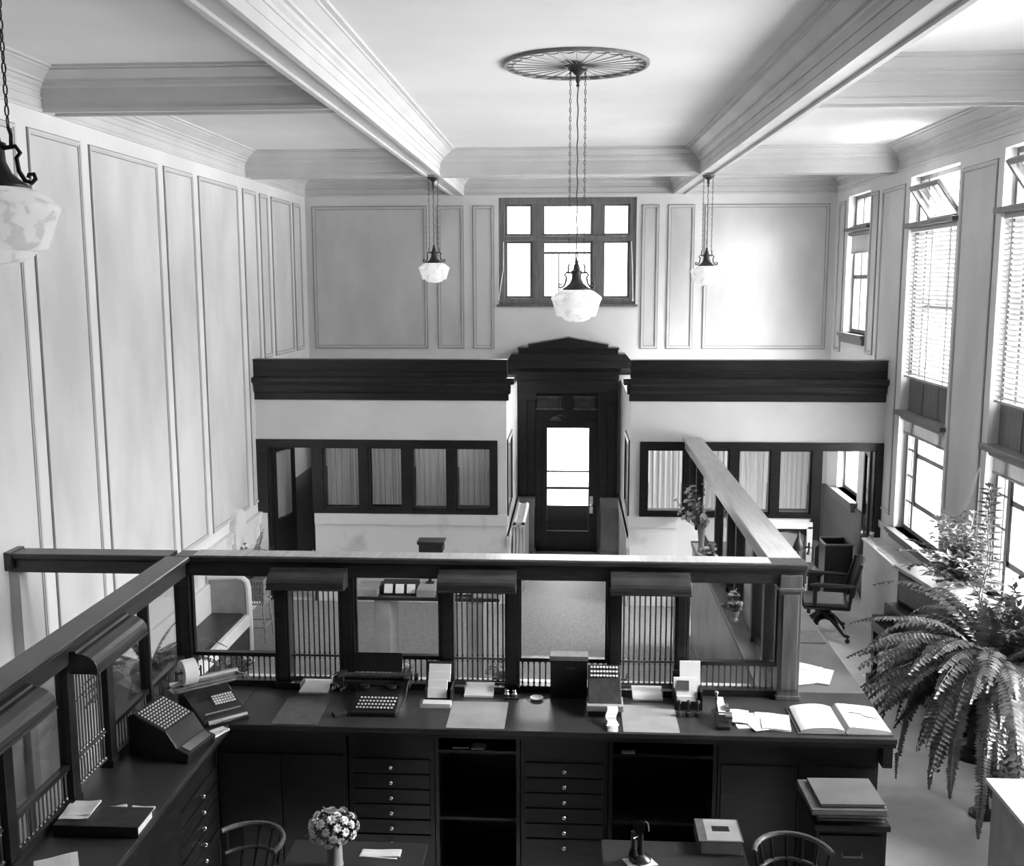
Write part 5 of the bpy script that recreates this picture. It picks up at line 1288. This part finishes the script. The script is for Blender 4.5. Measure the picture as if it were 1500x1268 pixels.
# upright piano, angled
t = thing('upright_piano', 'dark upright piano angled under the right-hand windows, half hidden by the fern', 'piano', (2.985, 10.13, 0), math.radians(8))
LN = -1.34
mb = MB(); mb.box(.25, .56, LN, 0, .04, 1.20); mb.build('case', 'wood', t, world=False, bevel=.006)
mb = MB(); mb.box(.21, .585, LN - .02, .02, 1.20, 1.235); mb.build('lid', 'litwood', t, world=False, bevel=.006)  # window light on the lid is put into its pale colour
mb = MB(); mb.box(.235, .25, LN + .06, -.06, .90, 1.16); mb.build('front_panel', 'woodb', t, world=False, bevel=.004)
mb = MB(); mb.box(.0, .25, LN, 0, .58, .68); mb.build('key_bed', 'wood', t, world=False, bevel=.006)
mb = MB(); mb.box(.12, .25, LN, 0, .68, .86); mb.build('fallboard', 'wood', t, world=False, bevel=.012)
mb = MB()
for y in (-.05, LN + .0): mb.box(.0, .13, y, y + .05, .68, .74)
mb.build('cheek', 'wood', t, world=False, bevel=.006)
for y in (-.06, LN + .01):
    mb = MB(); n0 = .5; 
    a = [(.0, y), (.075, y), (.075, y + .05), (.0, y + .05)]; b = [(.015, y + .006), (.06, y + .006), (.06, y + .044), (.015, y + .044)]
    hexbox(mb, a, .56, .58); va = [mb.V((p[0], p[1], .56)) for p in a]; vb = [mb.V((p[0], p[1], .12)) for p in b]
    for i in range(4): mb.F([va[i], va[(i + 1) % 4], vb[(i + 1) % 4], vb[i]])
    mb.F(va); mb.F(vb[::-1]); mb.build('leg', 'wood', t, world=False)
    mb = MB(); mb.box(-.03, .10, y - .01, y + .06, .04, .13); mb.box(.10, .26, y, y + .05, .045, .11); mb.build('toe_block', 'wood', t, world=False, bevel=.004)
    mb = MB(); mb.cyl((.035, y + .012, .02), (.035, y + .038, .02), .02, n=10); mb.box(.028, .042, y + .018, y + .032, .02, .045); mb.build('caster', 'brass', t, world=False)
# white topped desk at the lower right
t = thing('white_topped_table', 'white-topped grey desk cut by the lower right corner', 'desk', (3.1, 5.5, 0))
MB().box(2.765, 3.66, 4.2, 6.68, .70, .73).build('table_top', 'toptable', t, bevel=.005)
MB().box(2.80, 3.62, 4.24, 6.64, .03, .70).build('body', 'vase', t, bevel=.004)
mb = MB()
for k in range(3):
    o_ = .05 * k; mb.tube([(XR - .03, 9.58, 2.32), (XR - .05, 9.66 + o_, 2.05), (XR - .06, 9.80 + o_ * .8, 1.85), (XR - .05, 9.72, 1.68 - o_ * 1.2), (XR - .03, 9.58, 1.60 - o_), (XR - .03, 9.56, 1.9), (XR - .03, 9.56, 2.32)], .0045, n=5)
tag(mb.build('blind_cord', 'cord'), 'looped white blind cords hanging left of the rightmost window', 'cord')

# ================================================================== FOREGROUND
t = thing('filing_cabinet', 'dark filing cabinet at the lower right holding a stack of ledgers', 'cabinet', (1.63, 5.85, 0))
MB().box(1.43, 1.835, 5.72, 6.18, 0, .86).build('body', 'black', t, bevel=.004)
MB().box(1.415, 1.85, 5.70, 6.19, .86, .895).build('top', 'wood', t, bevel=.004)
for k in range(3):
    d = MB().box(1.45, 1.815, 5.705, 5.722, .04 + k * .27, .29 + k * .27).build('drawer', 'black', t, bevel=.003)
    mb = MB(); mb.tube([(1.58, 5.705, .18 + k * .27), (1.58, 5.68, .17 + k * .27), (1.69, 5.68, .17 + k * .27), (1.69, 5.705, .18 + k * .27)], .006); mb.build('handle', 'bronze', d)
z = .895; rr = random.Random(11)
LBL = ['thin ledger at the bottom of the stack on the filing cabinet', 'dark ledger second from the bottom of the cabinet stack', 'dark ledger third from the bottom of the cabinet stack', 'ledger with pale page edge, just below the top folder on the cabinet', 'large grey folder on top of the stack on the filing cabinet']
for k, (x0, x1, y0, y1, h, a, pm) in enumerate(((1.44, 1.82, 5.74, 6.06, .022, .0, 'paper2'), (1.43, 1.815, 5.73, 6.07, .028, .03, 'paper2'), (1.44, 1.825, 5.72, 6.05, .022, -.02, 'ledger'), (1.385, 1.82, 5.67, 6.04, .034, .02, 'paper'), (1.44, 1.81, 5.70, 6.02, .022, .03, 'paper'))):
    t = thing('ledger', LBL[k], 'ledger', ((x0 + x1) / 2, (y0 + y1) / 2, z), a, 'ledgers stacked on the filing cabinet')
    hx, hy = (x1 - x0) / 2, (y1 - y0) / 2
    mb = MB(); mb.box(-hx, hx, -hy, hy, .0005, .004); mb.box(-hx, hx, -hy, hy, h - .004, h); mb.box(-hx, -hx + .004, -hy, hy, .004, h - .004); mb.build('cover', ('folder' if k == 4 else 'ledger'), t, world=False)
    MB().box(-hx + .006, hx - .006, -hy + .005, hy - .005, .004, h - .004).build('pages', pm, t, world=False); z += h + .001
# lower middle desks
def desk(label, x0, x1, y0, y1):
    t = thing('writing_desk', label, 'desk', ((x0 + x1) / 2, (y0 + y1) / 2, 0), group='dark desks along the lower edge')
    MB().box(x0, x1, y0, y1, .72, .75).build('desk_top', 'lino', t, bevel=.005)
    for a, b in ((x0 + .03, x0 + .36), (x1 - .36, x1 - .03)):
        if x1 - x0 > .8 or a == x0 + .03:
            MB().box(a, b, y0 + .04, y1 - .04, 0, .72).build('pedestal', 'wood', t)
    if x1 - x0 <= .8: MB().box(x1 - .08, x1 - .03, y1 - .09, y1 - .04, 0, .72).build('leg', 'wood', t); MB().box(x1 - .08, x1 - .03, y0 + .04, y0 + .09, 0, .72).build('leg', 'wood', t)
    return t
desk('dark desk at the lower edge holding the white flower bouquet', -1.62, -.83, 4.7, 5.63)
desk('dark desk at the lower edge holding the candlestick telephone', .185, 1.01, 4.7, 5.73)
# bouquet
rr = random.Random(31); VXX, VYY = -1.325, 5.36
t = thing('bouquet', 'big round bouquet of white blossoms in a grey vase on the dark desk', 'bouquet', (VXX, VYY, .75))
pot('vase', [(.045, 0), (.05, .01), (.045, .03), (.042, .14), (.05, .19), (.055, .20), (.048, .20), (.036, .12), (.005, .05)], (VXX + .005, VYY, .75), 'vase', t)
cen = Vector((VXX, VYY, .985)); mb = MB(); heads = []
for k in range(46):
    zz = 1 - 2 * (k + .5) / 46
    if zz < -.75: continue
    a = k * 2.39996; r_ = math.sqrt(1 - zz * zz); d = Vector((r_ * math.cos(a), r_ * math.sin(a), zz)); c = cen + Vector((d.x * .135, d.y * .125, d.z * .085)) * (.92 + .16 * rr.random()); heads.append((c, d))
    mb.tube([(VXX, VYY, .93), tuple(c)], .003, n=4)
    for q in range(2): mb.leaf(cen + d * .07, (rr.random() - .5, rr.random() - .5, rr.random() - .4), (0, 0, 1), .07, .035)
mb.leaf((VXX - .10, VYY - .03, .97), (-1, -.2, -.4), (0, 0, 1), .07, .03)
mb.build('leaves', 'leaf', t)
bm_ = []
for c, d in heads:
    mb = MB(); flower_head(mb, c, .026 + .006 * rr.random(), rr, d); mb.build('blossom', 'petal', t)
papers('paper_pad', 'white sheet with a curled corner on the desk beside the bouquet', -1.09, 5.49, .75, [(0, 0, .22, .075, -.05), (.012, .004, .22, .07, .0)], seed=14)
# candlestick telephone on paper pad
papers('paper_pad', 'white pad under the black candlestick telephone', .40, 5.49, .75, [(0, 0, .16, .13, .45)], seed=15)
t = thing('candlestick_telephone', 'black candlestick telephone standing on the white pad, lower middle', 'telephone', (.40, 5.51, .757))
mb = MB(); mb.lathe([(.062, 0), (.064, .012), (.055, .025), (.025, .04), (.018, .06), (.016, .17), (.022, .175), (.022, .195)], (.40, 5.51, .757), 20); mb.build('stand', 'black', t, smooth=True)
mb = MB(); mb.ball((.40, 5.51, .96), .028, 12); mb.cyl((.40, 5.50, .965), (.39, 5.46, .98), .014, .036, n=16); mb.build('mouthpiece', 'black', t, smooth=True)
mb = MB(); mb.cyl((.36, 5.49, .84), (.36, 5.49, .94), .014, n=12); mb.cyl((.36, 5.49, .80), (.36, 5.49, .84), .028, .016, n=14); mb.build('receiver', 'black', t, smooth=True)
mb = MB(); mb.tube([(.40, 5.51, .90), (.375, 5.495, .905), (.36, 5.475, .905)], .005); mb.build('hook', 'nickel', t)
mb = MB(); mb.tube([(.425, 5.52, .985), (.44, 5.52, .975), (.447, 5.515, .95), (.447, 5.51, .93)], .005); mb.build('cradle_arc', 'nickel', t, smooth=True)
# thick book
t = thing('thick_book', 'thick book with a dark cover and white page block lying on the desk', 'book', (.875, 5.70, .75))
MB().box(.755, .985, 5.60, 5.83, .754, .83).build('pages', 'paper', t)
mb = MB(); mb.box(.74, .995, 5.59, 5.845, .75, .755); mb.box(.74, .995, 5.59, 5.845, .83, .836); mb.box(.74, .755, 5.59, 5.845, .755, .83); mb.build('cover', 'ledger', t, bevel=.002)
MB().box(.83, .93, 5.70, 5.76, .836, .8375).build('title_plate', 'leather', t)
MB().box(.79, .985, 5.60, 5.835, .8361, .837).build('cover_panel', 'vase', t)
# bow-back chairs in front of the desks
def bowback(label, x, y, rz, zt=.86):
    t = thing('bow_back_chair', label, 'chair', (x, y, 0), rz, 'bow-back chairs at the lower edge')
    mb = MB(); mb.lathe([(.18, .42), (.20, .435), (.195, .455), (.02, .45)], (0, 0, 0), 22); mb.build('seat', 'wood', t, world=False, smooth=True)
    def arc(z, r, sp, off): return [(.8 * r * math.sin(a), -off - r * .9 * math.cos(a), z) for a in [(-sp + 2 * sp * k / 14) for k in range(15)]]
    mb = MB(); mb.tube(arc(zt, .27, 1.45, .03), .016, n=8); mb.build('top_rail', 'woodb', t, world=False, smooth=True)
    mb = MB(); mb.tube(arc(zt - .13, .235, 1.4, .02), .012, n=8); mb.build('lower_rail', 'woodb', t, world=False, smooth=True)
    for k in range(7):
        a = -1.3 + 2.6 * k / 6; mb = MB(); mb.tube([(.18 * math.sin(a), -.16 * math.cos(a), .45), (.188 * math.sin(a), -.02 - .21 * math.cos(a), zt - .13), (.216 * math.sin(a), -.03 - .243 * math.cos(a), zt)], .009, n=6); mb.build('spindle', 'wood', t, world=False, smooth=True)
    for k in range(4):
        a = PI / 4 + k * PI / 2; mb = MB(); mb.tube([(.14 * math.cos(a), .14 * math.sin(a), .43), (.21 * math.cos(a), .21 * math.sin(a), 0)], [.018, .014], n=8); mb.build('leg', 'wood', t, world=False)
    return t
bowback('bow-back spindle chair at the lower right, beside the filing cabinet', 1.235, 5.35, math.radians(180), .88)
bowback('dark bow-back chair in the shade at the lower left', -1.90, 5.45, math.radians(150), .80)
